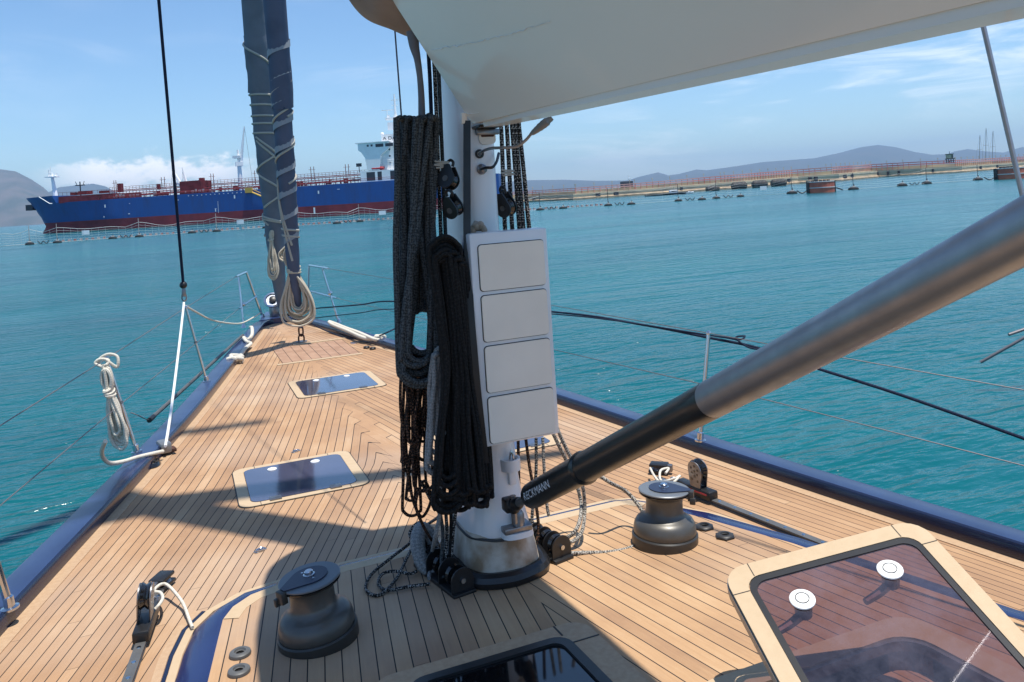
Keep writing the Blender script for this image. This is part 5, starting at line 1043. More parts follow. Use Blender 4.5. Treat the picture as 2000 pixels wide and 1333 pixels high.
# pipe racks, walkways and rails, built as runs of pipe on posts
rd = random.Random(12); mbp = MB(); mbw = MB(); mbr = MB()
a_sup = px2s(704, 350)[0]
for o, zz in ((-2, .7), (-4, 1.0), (-7, 1.7), (-9, 2.5), (-9.6, 2.9), (-12, 1.2)): bar(mbp, 14 if zz > 1 else 20, ZD+zz, a_sup-1, ZD+zz, .13, o)
a_ = 16.
while a_ < a_sup-1:
    bar(mbp, a_, ZD, a_, ZD+2.6, .08, -9); bar(mbr, a_, ZD+2.9, a_, ZD+4.0, .05, -9)
    if rd.random() < .6: bar(mbp, a_, ZD, a_, ZD+rd.uniform(.6, 1.6), rd.uniform(.08, .2), -rd.uniform(2, 8))
    if rd.random() < .55: sb(mbw, a_, a_+rd.uniform(.3, .9), ZD+.5, ZD+rd.uniform(.8, 1.5), -3, -3.4)
    if rd.random() < .35: sb(mbp, a_, a_+rd.uniform(.4, 1.4), ZD+.2, ZD+rd.uniform(.9, 1.8), -5, -6)
    a_ += 1.15
for zz in (3.45, 4.0): bar(mbr, 16, ZD+zz, a_sup, ZD+zz, .045, -9)
for zz in (.55, 1.05): bar(mbr, 19, ZD+zz, LT-4, ZD+zz, .04, -.4)
a_ = 19
while a_ < a_sup: bar(mbr, a_, ZD, a_, ZD+1.05, .04, -.4); a_ += 1.6
for px_, w_, h_ in ((237, 1.3, 2.6), (397, 1.3, 2.6), (575, 1.3, 2.8), (312, .6, 1.6)):
    a0, _ = px2s(px_, 380, -8); sb(mbp, a0-w_/2, a0+w_/2, ZD+2.2, ZD+2.4+h_, -7, -8.4)
a0, _ = px2s(352, 380, -5); sb(mbp, a0, a0+7, ZD, ZD+4.2, -5, -12)
for px_ in (224, 228, 317, 323, 414, 419, 500, 508, 610, 616, 678, 684):
    a0, _ = px2s(px_, 380, -9); bar(mbp, a0, ZD+2, a0, ZD+6.2, .10, -9); bar(mbp, a0-.7, ZD+5.3, a0+.5, ZD+5.3, .05, -9)
mbp.build('pipe_rack', 'ship_deckred', ship); mbw.split('valve', 'ship_pale', ship); mbr.build('railing', 'ship_pale' if False else 'ship_deckred', ship)
# forecastle gear
mb = MB(); sb(mb, 3, 5, ZF, ZF+.9, -8, -10); sb(mb, 6.5, 9.5, ZF, ZF+1.1, -7, -10); sb(mb, 13, 16, ZF, ZF+.8, -8, -9); sb(mb, 1, 18.8, ZF+.9, ZF+.98, -5, -5.1)
for k in range(12): bar(mb, 1+k*1.5, ZF, 1+k*1.5, ZF+.95, .05, -5)
mb.build('windlass', 'ship_deckred', ship)
mb = MB(); a0, _ = px2s(106, 390, -8); mb.tube([sp_(a0+.6, -8, ZF-.5), sp_(a0+.0, -8, ZF+4.5), sp_(a0-.35, -8, ZF+7.6)], [.75, .5, .42], 8, smooth=False); sb(mb, a0-2.2, a0+1.7, ZF+6.2, ZF+6.5, -7, -9); sb(mb, a0-1.6, a0-1.2, ZF+6.5, ZF+8.6, -8, -8.3); bar(mb, a0-.5, ZF+7, a0-.7, ZF+9.8, .1, -8); sb(mb, a0+.6, a0+1.4, ZF+6.5, ZF+7.4, -8, -8.3)
mb.build('foremast', 'ship_white', ship)
mb = MB(); a0, _ = px2s(159, 400, -8); bar(mb, a0, ZD, a0, ZD+6.5, .2, -8); sb(mb, a0-1.4, a0+1.4, ZD+5.2, ZD+5.5, -7.5, -8.5); bar(mb, a0-1, ZD+5.4, a0-1.6, ZD+6.6, .1, -8); bar(mb, a0+1, ZD+5.4, a0+1.5, ZD+6.6, .1, -8); mb.build('light_post', 'ship_dark', ship)
mb = MB(); q0 = px2s(60, 399, -SB/2); sb(mb, AO-5.6, AO-3.2, ZF*.66, ZF*.82, -SB/2+1.4, -SB/2-.6); mb.build('anchor', 'ship_dark', ship)
mb = MB()
for (x_, y_, x2, y2) in ((76, 385, 97, 398), (97, 398, 102, 398)): a1_, z1_ = px2s(x_, y_, .05); a2_, z2_ = px2s(x2, y2, .05); mb.tube([sp_(a1_, .05, z1_), sp_(a2_, .05, z2_)], .14, 5, smooth=False)
mb.build('bulwark_line', 'ship_white', ship)
# cranes
def crane(px_, ztop, jib, name='deck_crane', r=.75, o=-10.):
    a0, _ = px2s(px_, 380, o); c = MB(); c.tube([sp_(a0, o, ZD), sp_(a0, o, ZD+ztop*.62)], [r, r*.85], 10, smooth=False); c.tube([sp_(a0, o, ZD+ztop*.62), sp_(a0-.2, o, ZD+ztop)], [r*.6, r*.45], 8, smooth=False); c.box(sp_(a0, o, ZD+ztop*.66), (r*1.5, r*1.4, r*.9)); sb(c, a0-1.7, a0+.9, ZD+ztop*.8, ZD+ztop*.86, o-1, o+1); cr_ = c.build(name, 'ship_white', ship)
    j = MB(); (ja, jz) = jib; j.tube([sp_(a0+.4, o, ZD+ztop*.62), sp_(a0+.4+ja, o, ZD+jz)], [.62, .2], 6, smooth=False); jo = j.build('jib', 'ship_white', cr_, origin=ship['org']); jo.matrix_parent_inverse = Matrix()
    w_ = MB(); w_.tube([sp_(a0+.4+ja, o, ZD+jz), sp_(a0+.9+ja*1.6, o, ZD+1)], .045, 4, smooth=False); w_.build('hoist_wire', 'ship_dark', cr_, origin=ship['org'])
crane(471, 13.2, (2.1, 20.5)); crane(354, 4.5, (-2.8, 8.5), r=.35); crane(364, 4.0, (-1.2, 8.8), r=.3)
# gangway patch and marks on the side
a0, z0_ = px2s(480, 375, .3); a1_, z1_ = px2s(517, 386, .3); mb = MB(); sb(mb, a0, a0+2.2, z0_-.4, z0_+1.2, .1, .9); bar(mb, a0+1.5, z0_, a1_, z1_, .3, .5); bar(mb, a0+1.5, z0_+1, a1_, z1_+.9, .1, .5); mb.build('gangway', 'ship_yellow', ship)
mb = MB()
for px_, py_, w_, h_ in ((205, 403, .35, .9), (458, 385, .4, 1.0), (421, 408, .6, .1), (421, 411, .25, .9), (614, 412, .5, 1.9), (622, 376, .4, .9), (426, 405, .08, 3.6), (252, 418, .5, .25), (203, 424, .25, .4), (253, 398, .25, .15), (348, 391, .3, .2), (661, 370, .8, .12)):
    a_c, zc = px2s(px_, py_, .06); sb(mb, a_c-w_/2, a_c+w_/2, zc-h_/2, zc+h_/2, .02, .06)
for k in range(14): a_c, zc = px2s(368+k*8.6, 383-k*.55, .06); sb(mb, a_c-.14, a_c+.14, zc-.1, zc+.1, .02, .06)
mb.split('hull_mark', 'ship_white', ship)
mb = MB()
for px_, py_, w_, h_ in ((240, 420, 3.2, 1.6), (530, 395, 13, 4.5)): pass
# accommodation block
A0 = px2s(706, 352, -1.5)[0]; mb = MB(); sb(mb, A0, A0+26, ZD, ZD+3.3, -.8, -SB+.8); mb.build('deckhouse', 'ship_white', ship)
mb = MB()
for a1_, w_ in ((1.9, 2.6), (5.3, 1.3), (9.2, 2.2), (13, 2.4), (17, 2.4)): sb(mb, A0+a1_, A0+a1_+w_, ZD+.3, ZD+2.9, -.78, -1.0)
mb.split('doorway', 'ship_dark', ship)
AT = A0+1.6; HT = 11.5; mb = MB(); sb(mb, AT+.7, AT+16, ZD+3.3, ZD+HT, -2.2, -SB+2.2); sb(mb, AT+5, AT+16, ZD+HT, ZD+HT+2.6, -3, -SB+3); mb.build('accommodation', 'ship_white', ship)
mb = MB()   # flared bridge wing: profile swept outboard
pr = [(AT-1.9, ZD+HT+.2), (AT-1.9, ZD+HT-1.8), (AT-.9, ZD+HT-2.6), (AT+.1, ZD+HT-4.2), (AT+.6, ZD+3.4), (AT+4.4, ZD+3.4), (AT+5.0, ZD+HT-3.6), (AT+7.5, ZD+HT-1.8), (AT+7.5, ZD+HT+.2)]
vs = [sp_(a_, o, z) for o in (-.9, -2.3) for a_, z in pr]; k = len(pr); mb.add(vs, [tuple(range(k)), tuple(range(2*k-1, k-1, -1))]+[(i, (i+1) % k, k+(i+1) % k, k+i) for i in range(k)]); sb(mb, AT-2.6, AT+8, ZD+HT+.2, ZD+HT+.45, -.5, -SB+.5); mb.build('bridge_wing', 'ship_white', ship)
mb = MB()
for k in range(4): sb(mb, AT+3.6+k*3.0, AT+6.0+k*3.0, ZD+HT-1.2, ZD+HT-.25, -.86, -.9)
for k in range(2): sb(mb, AT+.9+k*1.2, AT+1.5+k*1.2, ZD+HT-.9, ZD+HT-.3, -.86, -.9)
for k in range(3):
    for j in range(3): sb(mb, AT+7.2+k*3.6, AT+7.7+k*3.6, ZD+4.6+j*2.0+.6, ZD+5.0+j*2.0+.7, -2.16, -2.2)
mb.split('window', 'ship_dark', ship)
mb = MB(); mb.tube([sp_(AT+1.2, -1.4, ZD+4.1), sp_(AT+2.2, -1.4, ZD+3.9), sp_(AT+4.8, -1.4, ZD+3.9), sp_(AT+5.8, -1.4, ZD+4.1)], [.25, .6, .6, .25], 8); mb.build('lifeboat', M['red'], ship)
mb = MB()
for a1_ in (6.6, 7.6, 8.6, 9.6): bar(mb, AT+a1_, ZD+3.4, AT+a1_, ZD+6.3, .09, -1.4)
for zz in (4, 4.8, 5.6, 6.3): bar(mb, AT+6.4, ZD+zz, AT+10, ZD+zz, .07, -1.4)
bar(mb, AT+4.9, ZD+3.4, AT+4.9, ZD+HT-2, .1, -1.6)
mb.build('ladder', 'ship_white', ship)
mb = MB(); am = AT+8.0
mb.tube([sp_(am, -10, ZD+HT+2), sp_(am, -10, ZD+HT+9)], [1.2, .6], 8, smooth=False); mb.tube([sp_(am, -10, ZD+HT+9), sp_(am, -10, ZD+HT+15.5)], [.42, .25], 6, smooth=False); sb(mb, am-3, am+1.2, ZD+HT+7.6, ZD+HT+8.3, -9, -11); sb(mb, am-2.8, am-1.9, ZD+HT+8.3, ZD+HT+9.2, -10, -10.5); sb(mb, am-4.4, am-.6, ZD+HT+10.6, ZD+HT+10.8, -10, -10.4); bar(mb, am-2.6, ZD+HT+8.2, am-2.6, ZD+HT+10.6, .1, -10)
sb(mb, am-2.6, am-.3, ZD+HT+4.4, ZD+HT+6.8, -9.6, -10); sb(mb, am-1.2, am+1.2, ZD+HT+13.6, ZD+HT+13.8, -10, -10.3); sb(mb, am-1, am+.9, ZD+HT+12, ZD+HT+12.15, -10, -10.3)
mb.sphere(sp_(AT+4.5, -6, ZD+HT+3), .6, 10); mb.sphere(sp_(AT+10, -6, ZD+HT+3.8), .6, 10); bar(mb, AT+4.5, ZD+HT+.4, AT+4.5, ZD+HT+3, .1, -6); bar(mb, AT+10, ZD+HT+.4, AT+10, ZD+HT+3.8, .1, -6)
mb.build('radar_mast', 'ship_white', ship)
mb = MB(); sb(mb, A0-1.2, A0+.4, ZD+4.8, ZD+5.8, -1, -1.4); bar(mb, A0-.4, ZD+3, A0-.4, ZD+5, .12, -1.2); mb.build('vent', 'ship_dark', ship)
# name letters on the wheelhouse front
def text_mesh(s_, w_, h_):
    c_ = bpy.data.curves.new('t', 'FONT'); c_.body = s_; o = bpy.data.objects.new('t', c_); COL.objects.link(o); bpy.context.view_layer.update()
    me = bpy.data.meshes.new_from_object(o.evaluated_get(bpy.context.evaluated_depsgraph_get())); bpy.data.objects.remove(o); xs = [v.co.x for v in me.vertices]; ys_ = [v.co.y for v in me.vertices]
    return [((v.co.x-min(xs))/(max(xs)-min(xs))*w_, (v.co.y-min(ys_))/(max(ys_)-min(ys_))*h_) for v in me.vertices], [tuple(p_.vertices) for p_ in me.polygons]
tv, tf = text_mesh('A DAKE', 6.0, 1.0); mb = MB(); mb.add([sp_(AT+5.4+x, -2.9, ZD+HT+.9+y) for x, y in tv], tf); mb.build('name_letters', 'ship_dark', ship, smooth=0)
# ------------------------------------------------------------------ breakwater
M['concrete'] = mat('weathered_concrete', (.58, .48, .32), .9, col2=(.42, .36, .27), cs=.12, spec=.1)
M['rocks'] = mat('tan_rock_footing', (.44, .33, .22), .95, col2=(.24, .19, .14), cs=.6, spec=.1)
M['pink'] = mat('pink_pipe', (.50, .17, .16), .7, col2=(.55, .36, .34), cs=.05, spec=.1)
M['pale'] = mat('pale_kerb', (.60, .54, .42), .8, noise_s=.2, noise_a=.3)
M['fender'] = mat('dark_fender_rubber', (.045, .05, .055), .8, col2=(.09, .08, .07), cs=.5, spec=.2)
M['buoy_red'] = mat('rust_red_buoy', (.56, .15, .085), .6, col2=(.34, .09, .06), cs=.7)
BWb = [(985, 398), (1030, 395), (1120, 391), (1250, 382), (1430, 369.5), (1560, 359), (1640, 354), (1715, 347), (1800, 342), (1880, 337), (1995, 328), (2110, 319)]
BWt = [(985, 376), (1030, 373), (1120, 367.5), (1250, 357.5), (1430, 342), (1560, 331), (1640, 325), (1715, 320), (1800, 315.5), (1880, 312), (1995, 306), (2110, 299)]
BP = [at(x, y, ZW) for x, y in BWb]
BZ = []
for p_, (x, y) in zip(BP, BWt):
    d = ray(x, y); t_ = (p_-CAM).dot(fwd)/d.dot(fwd); BZ.append((CAM+d*t_).z-ZW)
bw_ = thing('breakwater', 'long concrete breakwater with pink pipe railings reaching across the right half of the horizon', 'breakwater', BP[0])
def dnorm(i): a_ = BP[max(i-1, 0)]; b_ = BP[min(i+1, len(BP)-1)]; d = (b_-a_).normalized(); n_ = Vector((d.y, -d.x, 0)); return n_ if n_.dot(CAM-BP[i]) > 0 else -n_
def bwloft(secf, name, m):
    S_ = []
    for i, p_ in enumerate(BP): n_ = dnorm(i); S_.append([p_+n_*o+Vector((0, 0, z)) for o, z in secf(i)])
    mb = MB(); loft(mb, S_); mb.build(name, m, bw_, smooth=20)
bwloft(lambda i: [(.6, -2), (.6, .5), (-.5, BZ[i]*.22), (-.5, -2)], 'footing', 'rocks')
bwloft(lambda i: [(-.2, 0), (-.2, BZ[i]*.50), (-9, BZ[i]*.52), (-9, -1)], 'wall', 'concrete')
bwloft(lambda i: [(-.1, BZ[i]*.36), (-.1, BZ[i]*.42), (-.4, BZ[i]*.42), (-.4, BZ[i]*.36)], 'kerb', 'pale')
bwloft(lambda i: [(-3, BZ[i]*.5), (-3, BZ[i]*.72), (-3.6, BZ[i]*.72), (-3.6, BZ[i]*.5)], 'parapet', 'concrete')
bwloft(lambda i: [(-2.7, BZ[i]*.76), (-2.7, BZ[i]*.84), (-3.0, BZ[i]*.84), (-3.0, BZ[i]*.76)], 'lower_pipe', 'pink')
bwloft(lambda i: [(-2.7, BZ[i]*.93), (-2.7, BZ[i]*.99), (-3.0, BZ[i]*.99), (-3.0, BZ[i]*.93)], 'upper_pipe', 'pink')
mbA = MB(); mbB = MB(); mbC = MB(); rb = random.Random(3)
for i in range(len(BP)-1):
    a_, b_ = BP[i], BP[i+1]; L = (b_-a_).length; k = int(L/2.2)
    for j in range(k):
        f = j/k; q = a_.lerp(b_, f); z = BZ[i]+(BZ[i+1]-BZ[i])*f; n_ = dnorm(i)
        mbA.box(q-n_*2.85+Vector((0, 0, z*.73)), (.09, .09, z*.26))
        if j % 3 == 0: mbB.box(q-n_*3+Vector((0, 0, z+.5)), (.06, .06, .55)); mbB.box(q-n_*3+Vector((0, 0, z+1.05)), (.16, .16, .14))
        if rb.random() < .12: mbC.box(q+n_*.0+Vector((0, 0, z*.28)), (.35+rb.random()*.5, .3, .1+z*.10))
mbA.build('rail_post', 'pink', bw_)['kind'] = 'stuff'; mbB.build('lamp_post', 'pale', bw_)['kind'] = 'stuff'; mbC.build('opening', 'ship_dark', bw_)['kind'] = 'stuff'
def bfloat(name, label, cat, px, py, grp=None, off=0.): p_ = at(px, py, ZW); return thing(name, label, cat, p_, grp), p_
rt2 = Vector((RT.x, RT.y, 0)).normalized()
FEN = []
for i, (px_, w_, lab) in enumerate(((1392, 27, 'the leftmost and lowest'), (1444, 30, 'second from the left'), (1484, 30, 'third from the left'), (1521, 30, 'the rightmost'))):
    t, p_ = bfloat('fender', 'dark cylindrical fender lying along the breakwater, %s of four' % lab, 'fender', px_, 373.5-(px_-1392)*.072, 'dark fenders along the breakwater')
    D_ = (p_-CAM).dot(fwd); r = (5.5 if i == 0 else 8.2)*D_/F; L = w_*D_/F/2
    MB().lathe([(r*.55, -L), (r*.93, -L+r*.35), (r, -L+r*.7), (r, L-r*.7), (r*.93, L-r*.35), (r*.55, L)], p_+Vector((0, 0, r*.75)), 16, axis=rt2+Vector((0, 0, 0))).build('body', 'fender', t)
    mb = MB()
    for s_ in (-.5, 0, .5): mb.lathe([(r*1.03, -.06), (r*1.03, .06)], p_+Vector((0, 0, r*.75))+rt2*L*s_, 16, axis=rt2)
    mb.split('band', 'ship_dark', t)
for (px_, w_, py_, ph, lab) in ((1236, 30, 353, 8, 'grey pontoon block against the breakwater left of the red machinery'),): pass
def shed(px, py, w_, h_, label, name='concrete_block', m='rocks'):
    t, p_ = bfloat(name, label, 'concrete block', px, py, 'dark blocks against the breakwater'); D_ = (p_-CAM).dot(fwd); a_ = w_*D_/F/2; b_ = h_*D_/F; Mz = Matrix.Rotation(math.atan2(rt2.y, rt2.x), 4, 'Z')
    MB().box(p_+Vector((0, 0, b_*.5)), (a_, 1.5, b_*.5), Mz, .2).build('body', m, t); mb = MB()
    for k in range(3): mb.box(p_+rt2*a_*(-.6+.6*k)-fwd*1.53+Vector((0, 0, b_*.45)), (a_*.18, .04, b_*.28), Mz)
    mb.split('recess', 'ship_dark', t)
shed(1619, 352.5, 26, 9, 'dark low block against the breakwater above the large red buoy')
shed(1832, 337, 18, 11, 'grey-brown block against the breakwater under the lookout tower')
shed(1582, 359, 10, 7, 'small brown block on the breakwater foot, left of the large red buoy')
# red machinery on pontoon
t, p_ = bfloat('machinery', 'heap of red machinery on a low pontoon by the breakwater right of the red buoy', 'machinery', 1655, 349.5); D_ = (p_-CAM).dot(fwd); u_ = D_/F; mb = MB(); rm_ = random.Random(4); Mz = Matrix.Rotation(math.atan2(rt2.y, rt2.x), 4, 'Z')
for k in range(14): mb.box(p_+rt2*u_*rm_.uniform(-13, 13)+Vector((0, 0, u_*rm_.uniform(1.5, 6))), (u_*rm_.uniform(.8, 3), .6, u_*rm_.uniform(.5, 2)), Mz)
mb.split('frame', M['red'], t); mb = MB(); mb.box(p_+Vector((0, 0, .3)), (u_*15, 1.5, .35), Mz); mb.build('pontoon', 'ship_dark', t); mb = MB()
for k in range(6): mb.tube([p_+rt2*u_*(-11+k*4.4)+Vector((0, 0, u_*4)), p_+rt2*u_*(-10+k*4.4)+Vector((0, 0, u_*11))], .09, 5, smooth=False)
mb.split('mast', M['red'], t)
# lookout tower
p_ = at(1857, 341, ZW); D_ = (p_-CAM).dot(fwd); u_ = D_/F; zt = lambda y: (CAM+ray(1857, y)*u_).z; base = Vector((p_.x, p_.y, zt(318))); t = thing('lookout_tower', 'small steel lookout tower standing on the breakwater near the right edge', 'tower', base)
mb = MB()
for sx_ in (-4.5, 0, 4.5):
    for o in (-.8, .8): mb.box(base+rt2*u_*sx_+fwd*o+Vector((0, 0, u_*3.4)), (.11, .11, u_*3.8))
mb.box(base+Vector((0, 0, u_*3.0)), (u_*5, 1, .08), Mz); mb.build('legs', 'ship_dark', t)
MB().box(base+Vector((0, 0, u_*7.4)), (u_*6.2, 1.2, .16), Mz).build('platform', 'ship_dark', t); mb = MB(); mb.box(base+rt2*u_*-.3+Vector((0, 0, u_*12)), (u_*4.6, 1, u_*4.4), Mz); mb.build('cabin', 'concrete', t); mb = MB(); mb.box(base+rt2*u_*-.3+Vector((0, 0, u_*16.6)), (u_*5.2, 1.2, .12), Mz); mb.box(base+rt2*u_*2.0-fwd*1.02+Vector((0, 0, u_*12)), (u_*1.2, .03, u_*3), Mz); mb.build('roof', 'ship_dark', t)
mb = MB(); mb.tube([base+Vector((0, 0, u_*16)), base+Vector((0, 0, u_*22))], .08, 5, smooth=False); mb.build('antenna', 'ship_dark', t)
# masts of yachts behind the breakwater (hulls hidden)
for i, (x1_, y1_, x2_, y2_, lab) in enumerate(((1912.5, 312, 1914, 265, 'shortest and leftmost'), (1925, 311, 1926, 251, 'tallest, middle'), (1938, 310, 1939.5, 257, 'rightmost'))):
    D_ = 430; a_ = atd(x1_, y1_+14, D_); b_ = atd(x2_, y2_, D_); t = thing('yacht_mast', 'thin yacht mast rising behind the breakwater, the %s of three' % lab, 'mast', a_, 'yacht masts behind the breakwater'); MB().tube([a_, b_], .15, 6, smooth=False).build('pole', 'steel_dull', t)
    mb = MB(); c_ = a_.lerp(b_, .55); mb.tube([c_-rt2*1.4, c_+rt2*1.4], .07, 5, smooth=False)
    for s_ in (-1, 1): mb.tube([a_+rt2*2*s_, c_+rt2*1.4*s_, b_], .03, 4, smooth=False)
    mb.build('rigging', 'steel_dull', t)
# small boats
def boat(px, py, wpx, label, mh, mc, cabx=.15, cabh=3.2):
    t, p_ = bfloat('small_boat', label, 'boat', px, py, None); D_ = (p_-CAM).dot(fwd); u_ = D_/F; L = wpx*u_/2; S_ = []
    for k, (f, w_, s_) in enumerate(((-1, .8, 0), (-.6, 1, 0), (0, 1.05, 0), (.5, .9, .1), (.85, .45, .25), (1, .05, .4))):
        c_ = p_+rt2*L*f; h = u_*(3.4+s_*3); S_.append([c_+fwd*(-1.6*w_)+Vector((0, 0, h)), c_+fwd*(-1.1*w_)+Vector((0, 0, -.4)), c_+fwd*(1.1*w_)+Vector((0, 0, -.4)), c_+fwd*(1.6*w_)+Vector((0, 0, h))])
    mb = MB(); loft(mb, S_); mb.build('hull', mh, t); mb = MB(); mb.box(p_+rt2*L*cabx+Vector((0, 0, u_*(3.2+cabh/2))), (L*.17, .9, u_*cabh/2), Mz, .1); cb_ = mb.build('cabin', mc, t); mb = MB(); mb.box(p_+rt2*L*cabx-fwd*.92+Vector((0, 0, u_*(3.4+cabh*.6))), (L*.12, .02, u_*cabh*.16), Mz); mb.build('window', 'ship_dark', t)
    mb = MB(); mb.tube([p_+rt2*L*cabx+Vector((0, 0, u_*(3+cabh))), p_+rt2*L*cabx+Vector((0, 0, u_*(3+cabh*2.1)))], .06, 5, smooth=False); mb.build('mast', 'steel_dull', t)
boat(1306, 381.5, 92, 'small dark blue workboat with white cabin lying before the breakwater', 'ship_dark', 'ship_white', .22, 6)
boat(1348, 379, 14, 'small white dinghy lying right of the blue workboat', 'ship_white', 'ship_white', -.2, 2)
D_ = 520; c_ = atd(1224, 363, D_); c_.z = ZW; t = thing('distant_ship', 'tiny dark ship with white mast beyond the breakwater, left of the fenders', 'ship', c_); u_ = D_/F; mb = MB(); zz = (CAM+ray(1220, 356)*u_).z; mb.box(Vector((c_.x, c_.y, (ZW+zz)/2)), (u_*12, 2, (zz-ZW)/2+u_*1.4), Mz, .3); mb.build('hull', 'ship_dark', t); mb = MB(); mb.box(Vector((c_.x, c_.y, zz+u_*4))+rt2*u_*6, (u_*2.5, 1, u_*2.4), Mz); mb.tube([Vector((c_.x, c_.y, zz))+rt2*u_*5, Vector((c_.x, c_.y, zz+u_*12))+rt2*u_*5], .25, 5, smooth=False); mb.build('bridge', 'ship_white', t)
# ------------------------------------------------------------------ floating net barrier
M['net'] = mat('white_net_cord', (.55, .56, .55), .8)
M['bfloat'] = mat('dark_float', (.03, .032, .035), .6, noise_s=3, noise_a=.3); M['bwhite'] = mat('float_white', (.55, .55, .53), .6)
NP = [(-70, 489), (10, 482), (58, 478.5), (112, 475), (220, 467), (272, 463.5), (375, 456), (423, 453), (520, 446), (572, 443), (658, 437.5), (702, 434), (800, 428), (850, 425), (960, 417), (1000, 414), (1055, 411), (1100, 408), (1188, 402.5), (1233, 400), (1325, 393.5), (1371, 391), (1399, 388.5), (1446, 385), (1547, 379), (1605, 375), (1667, 371), (1762, 364), (1810, 360), (1910, 352.5), (1965, 348), (2060, 342)]
NQ = [at(x, y, ZW) for x, y in NP]; nb_ = thing('net_barrier', 'floating net barrier of white cord on posts, strung across the water before ship and breakwater', 'barrier', NQ[0]); rn = random.Random(9)
mb = MB(); postmb = []
def cordline(mb, P, r): mb.tube(P, r, 3, smooth=False, cap=False)
POST = [0, 2, 3, 5, 7, 9, 11, 12, 14, 16, 18, 20, 22, 24, 26, 28, 29, 31]
for i in range(len(NQ)-1):
    a_, b_ = NQ[i], NQ[i+1]; L = (b_-a_).length; left = NP[i][0] < 1020; H = 1.75 if left else 2.1; nrow = 5
    ha = H*(1.25 if i in POST else 1)+.15; hb_ = H*(1.25 if i+1 in POST else 1)+.15; ns = max(2, int(L/(.95 if left else 2.6)))
    def pt(f, g): sag = .32*H*math.sin(PI*f)**2*(.5+.6*((i*7) % 3)/2); return a_.lerp(b_, f)+Vector((0, 0, .12+(ha+(hb_-ha)*f-sag)*g))
    for k in range(nrow+1):
        cordline(mb, [pt(j/ns, k/nrow) for j in range(ns+1)], (.045 if k in (0, nrow) else .020) if left else (.035 if k == 0 else .018))
    if left or True:
        for j in range(1, ns): cordline(mb, [pt(j/ns, 0), pt(j/ns, 1)], .018 if left else .010)
mb.build('netting', 'net', nb_, smooth=0)
mb = MB()
for i in range(len(NQ)-1):
    a_, b_ = NQ[i], NQ[i+1]; 
    if NP[i][0] < 100 or NP[i][0] > 1120: continue
    k = int((b_-a_).length/.85)
    for j in range(k): c_ = a_.lerp(b_, j/k)+(a_-CAM).normalized()*7; mb.box(Vector((c_.x, c_.y, ZW+.16)), (.2, .2, .13))
o_ = mb.build('float_chain', M['red'] if False else mat('orange_red_floats', (.42, .09, .07), .6, col2=(.6, .5, .45), cs=1.2), nb_, smooth=0); o_['kind'] = 'stuff'
for px_, py_ in ((168, 459), (467, 437), (748, 421), (1492, 350.5)):
    pass
mb = MB()
for px_, i in ((168, 3), (470, 7), (748, 11), (1492, 23)):
    f = (px_-NP[i][0])/(NP[i+1][0]-NP[i][0]); c_ = NQ[i].lerp(NQ[i+1], f)+Vector((0, 0, 1.35)); mb.box(c_-fwd*.1, (.6, .03, .35), Mz)
mb.split('sign_board', 'ship_white', nb_)
for i in POST:
    p_ = NQ[i]; q_ = MB(); q_.tube([p_, p_+Vector((0, 0, 3.1))], .05, 6, smooth=False); q_.build('post', 'ship_pale' if NP[i][0] < 1000 else 'ship_dark', nb_)
def buoy(c_, s_):
    t = local_thing('float_buoy', '', 'buoy', c_, 'small black and white floats of the net barrier')
    q_ = MB().lathe([(.0, -.25), (.8, -.2), (.9, .1), (.78, .42), (.35, .6)], n=12); q_.v = [Vector((v.x*1.15, v.y*.7, v.z)) for v in q_.v]; q_.build('hull', 'bfloat', t)
    MB().box((.05, 0, .66), (.30, .2, .10), bev=.05).build('cap', 'bwhite', t); q_ = MB(); q_.tube([(-.1, 0, .4), (.15, 0, 1.15)], .06, 5, smooth=False); q_.tube([(.3, 0, .4), (.1, 0, 1.1)], .05, 5, smooth=False); q_.build('frame', 'bfloat', t)
    t.rotation_euler = (0, 0, math.atan2(rt2.y, rt2.x)); t.scale = (s_, s_, s_); return t
names = {2: 'at the far left before the tanker bow', 3: 'second from the left before the tanker bow', 4: 'left of two left of the halyard', 5: 'right of two left of the halyard', 6: 'first one right of the halyard', 7: 'second one right of the halyard', 10: 'left of two between sails and coils', 11: 'right of two between sails and coils', 16: 'first to the right of the mast', 17: 'second to the right of the mast', 18: 'third to the right of the mast', 19: 'fourth to the right of the mast', 20: 'before the blue workboat', 21: 'right of the blue workboat', 22: 'before the dark fenders, left one', 23: 'before the dark fenders, right one', 24: 'just left of the large red buoy', 26: 'just right of the large red buoy', 27: 'left of two between the red buoys', 28: 'right of two between the red buoys', 29: 'left of the rightmost red buoy', 8: 'behind the furled sails'}
b0 = None
for i, nm in names.items():
    s_ = .72 if NP[i][0] < 1500 else .98
    if b0 is None: b0 = buoy(NQ[i], s_); o = b0
    else: o = dup(b0); o.location = NQ[i]; o.scale = (s_, s_, s_*.9)
    o['label'] = 'black and white float of the net barrier, '+nm
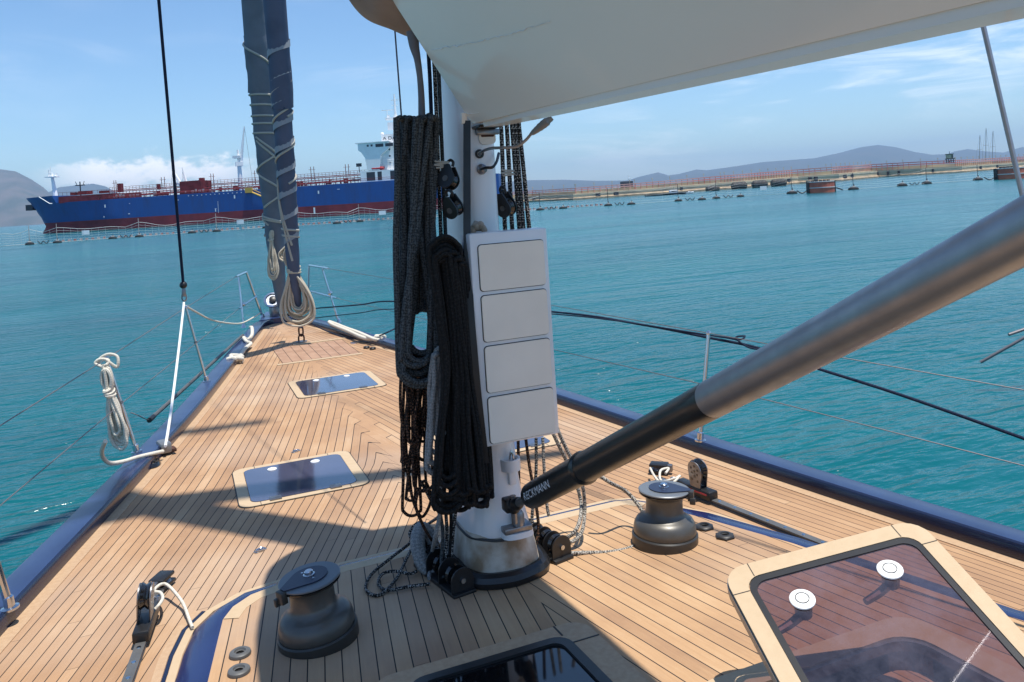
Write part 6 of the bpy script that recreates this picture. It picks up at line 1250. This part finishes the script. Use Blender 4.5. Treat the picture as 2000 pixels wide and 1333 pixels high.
# drooping black lines between paired floats
mb = MB()
for i in (2, 4, 6, 10, 16, 18, 20, 22, 27):
    a_, b_ = NQ[i], NQ[i+1]
    if i == 24: continue
    mb.tube([a_.lerp(b_, .3)+Vector((0, 0, .5)), a_.lerp(b_, .4)+Vector((0, 0, .05)), a_.lerp(b_, .5)+Vector((0, 0, .45)), a_.lerp(b_, .6)+Vector((0, 0, .05)), a_.lerp(b_, .7)+Vector((0, 0, .5))], .07, 5)
mb.split('link_line', 'bfloat', nb_)
def redbuoy(px, py, wpx, hpx, label):
    p_ = at(px, py, ZW); u_ = (p_-CAM).dot(fwd)/F; r = wpx/2*u_; h = hpx*u_; t = thing('mooring_buoy', label, 'mooring buoy', p_, 'big red mooring buoys'); n_ = 28
    MB().lathe([(r*.99, -.6), (r, .0), (r, h*.42)], p_, n_).build('lower_drum', 'buoy_red', t); MB().lathe([(r*1.03, h*.42), (r*1.03, h*.50)], p_, n_).build('band', 'bwhite', t); MB().lathe([(r, h*.50), (r, h*.9), (r*.95, h*.93)], p_, n_).build('upper_drum', 'buoy_red', t); MB().lathe([(r*1.02, h*.93), (r*1.02, h), (r*.9, h)], p_, n_).build('rim', 'bwhite', t)
    mb = MB()
    for k in range(5): mb.box(p_+rt2*r*(-.6+.3*k)+Vector((0, 0, h*1.06)), (r*.08, r*.1, h*.07))
    for s_ in (-1, 1): mb.box(p_+rt2*r*1.02*s_+Vector((0, 0, h*.5)), (.12, .5, h*.5), Mz)
    mb.split('bollard', 'bfloat', t)
    mb = MB(); mb.tube([p_-rt2*r+Vector((0, 0, h*.3)), p_-rt2*r*1.5+Vector((0, 0, .1)), p_-rt2*r*1.9+Vector((0, 0, .6))], .1, 6); mb.tube([p_+rt2*r+Vector((0, 0, h*.4)), p_+rt2*r*1.4+Vector((0, 0, .5)), p_+rt2*r*1.7+Vector((0, 0, .2))], .1, 6); mb.split('chain', 'bfloat', t)
redbuoy(1604, 376.5, 50, 22, 'large drum-shaped red mooring buoy with white band, middle of the right half'); redbuoy(1972, 350, 52, 22, 'large red mooring buoy partly hidden by the shroud at the right edge')
# rods over the water at the right edge
t = thing('boat_hook', 'dark rod slanting over the water at the right edge, the longer of two', 'rod', at(1915, 708, -1.2), 'dark rods at the right edge'); tubepart([at(1915, 708, -1.2), atd(2040, 638, (at(1915, 708, -1.2)-CAM).dot(fwd)*.98)], .022, 'rod', 'wire', t)
p_ = atd(1970, 654, (at(1915, 708, -1.2)-CAM).dot(fwd)); t = thing('boat_hook', 'dark rod slanting over the water at the right edge, the shorter of two', 'rod', p_, 'dark rods at the right edge'); tubepart([p_, atd(2040, 630, (p_-CAM).dot(fwd))], .022, 'rod', 'wire', t)
# ------------------------------------------------------------------ air
hz_m = bpy.data.materials.new('haze_air'); hz_m.use_nodes = True; n, l = hz_m.node_tree.nodes, hz_m.node_tree.links; n.remove(n['Principled BSDF'])
pv = nd(n, 'ShaderNodeVolumePrincipled'); pv.inputs['Color'].default_value = (.50, .72, 1, 1); pv.inputs['Density'].default_value = 7.5e-5; pv.inputs['Anisotropy'].default_value = .2; l.new(pv.outputs[0], n['Material Output'].inputs['Volume'])
hz_m.cycles.homogeneous_volume = True if hasattr(hz_m, 'cycles') and hasattr(hz_m.cycles, 'homogeneous_volume') else None
o_ = MB().box((0, 0, 320), (17000, 17000, 323)).build('haze', hz_m, smooth=0); o_['kind'] = 'stuff'; 
for o in list(COL.objects):
    if 'org' in o: del o['org']
    if o.type == 'EMPTY' and not o.get('label'): print('unlabelled', o.name)
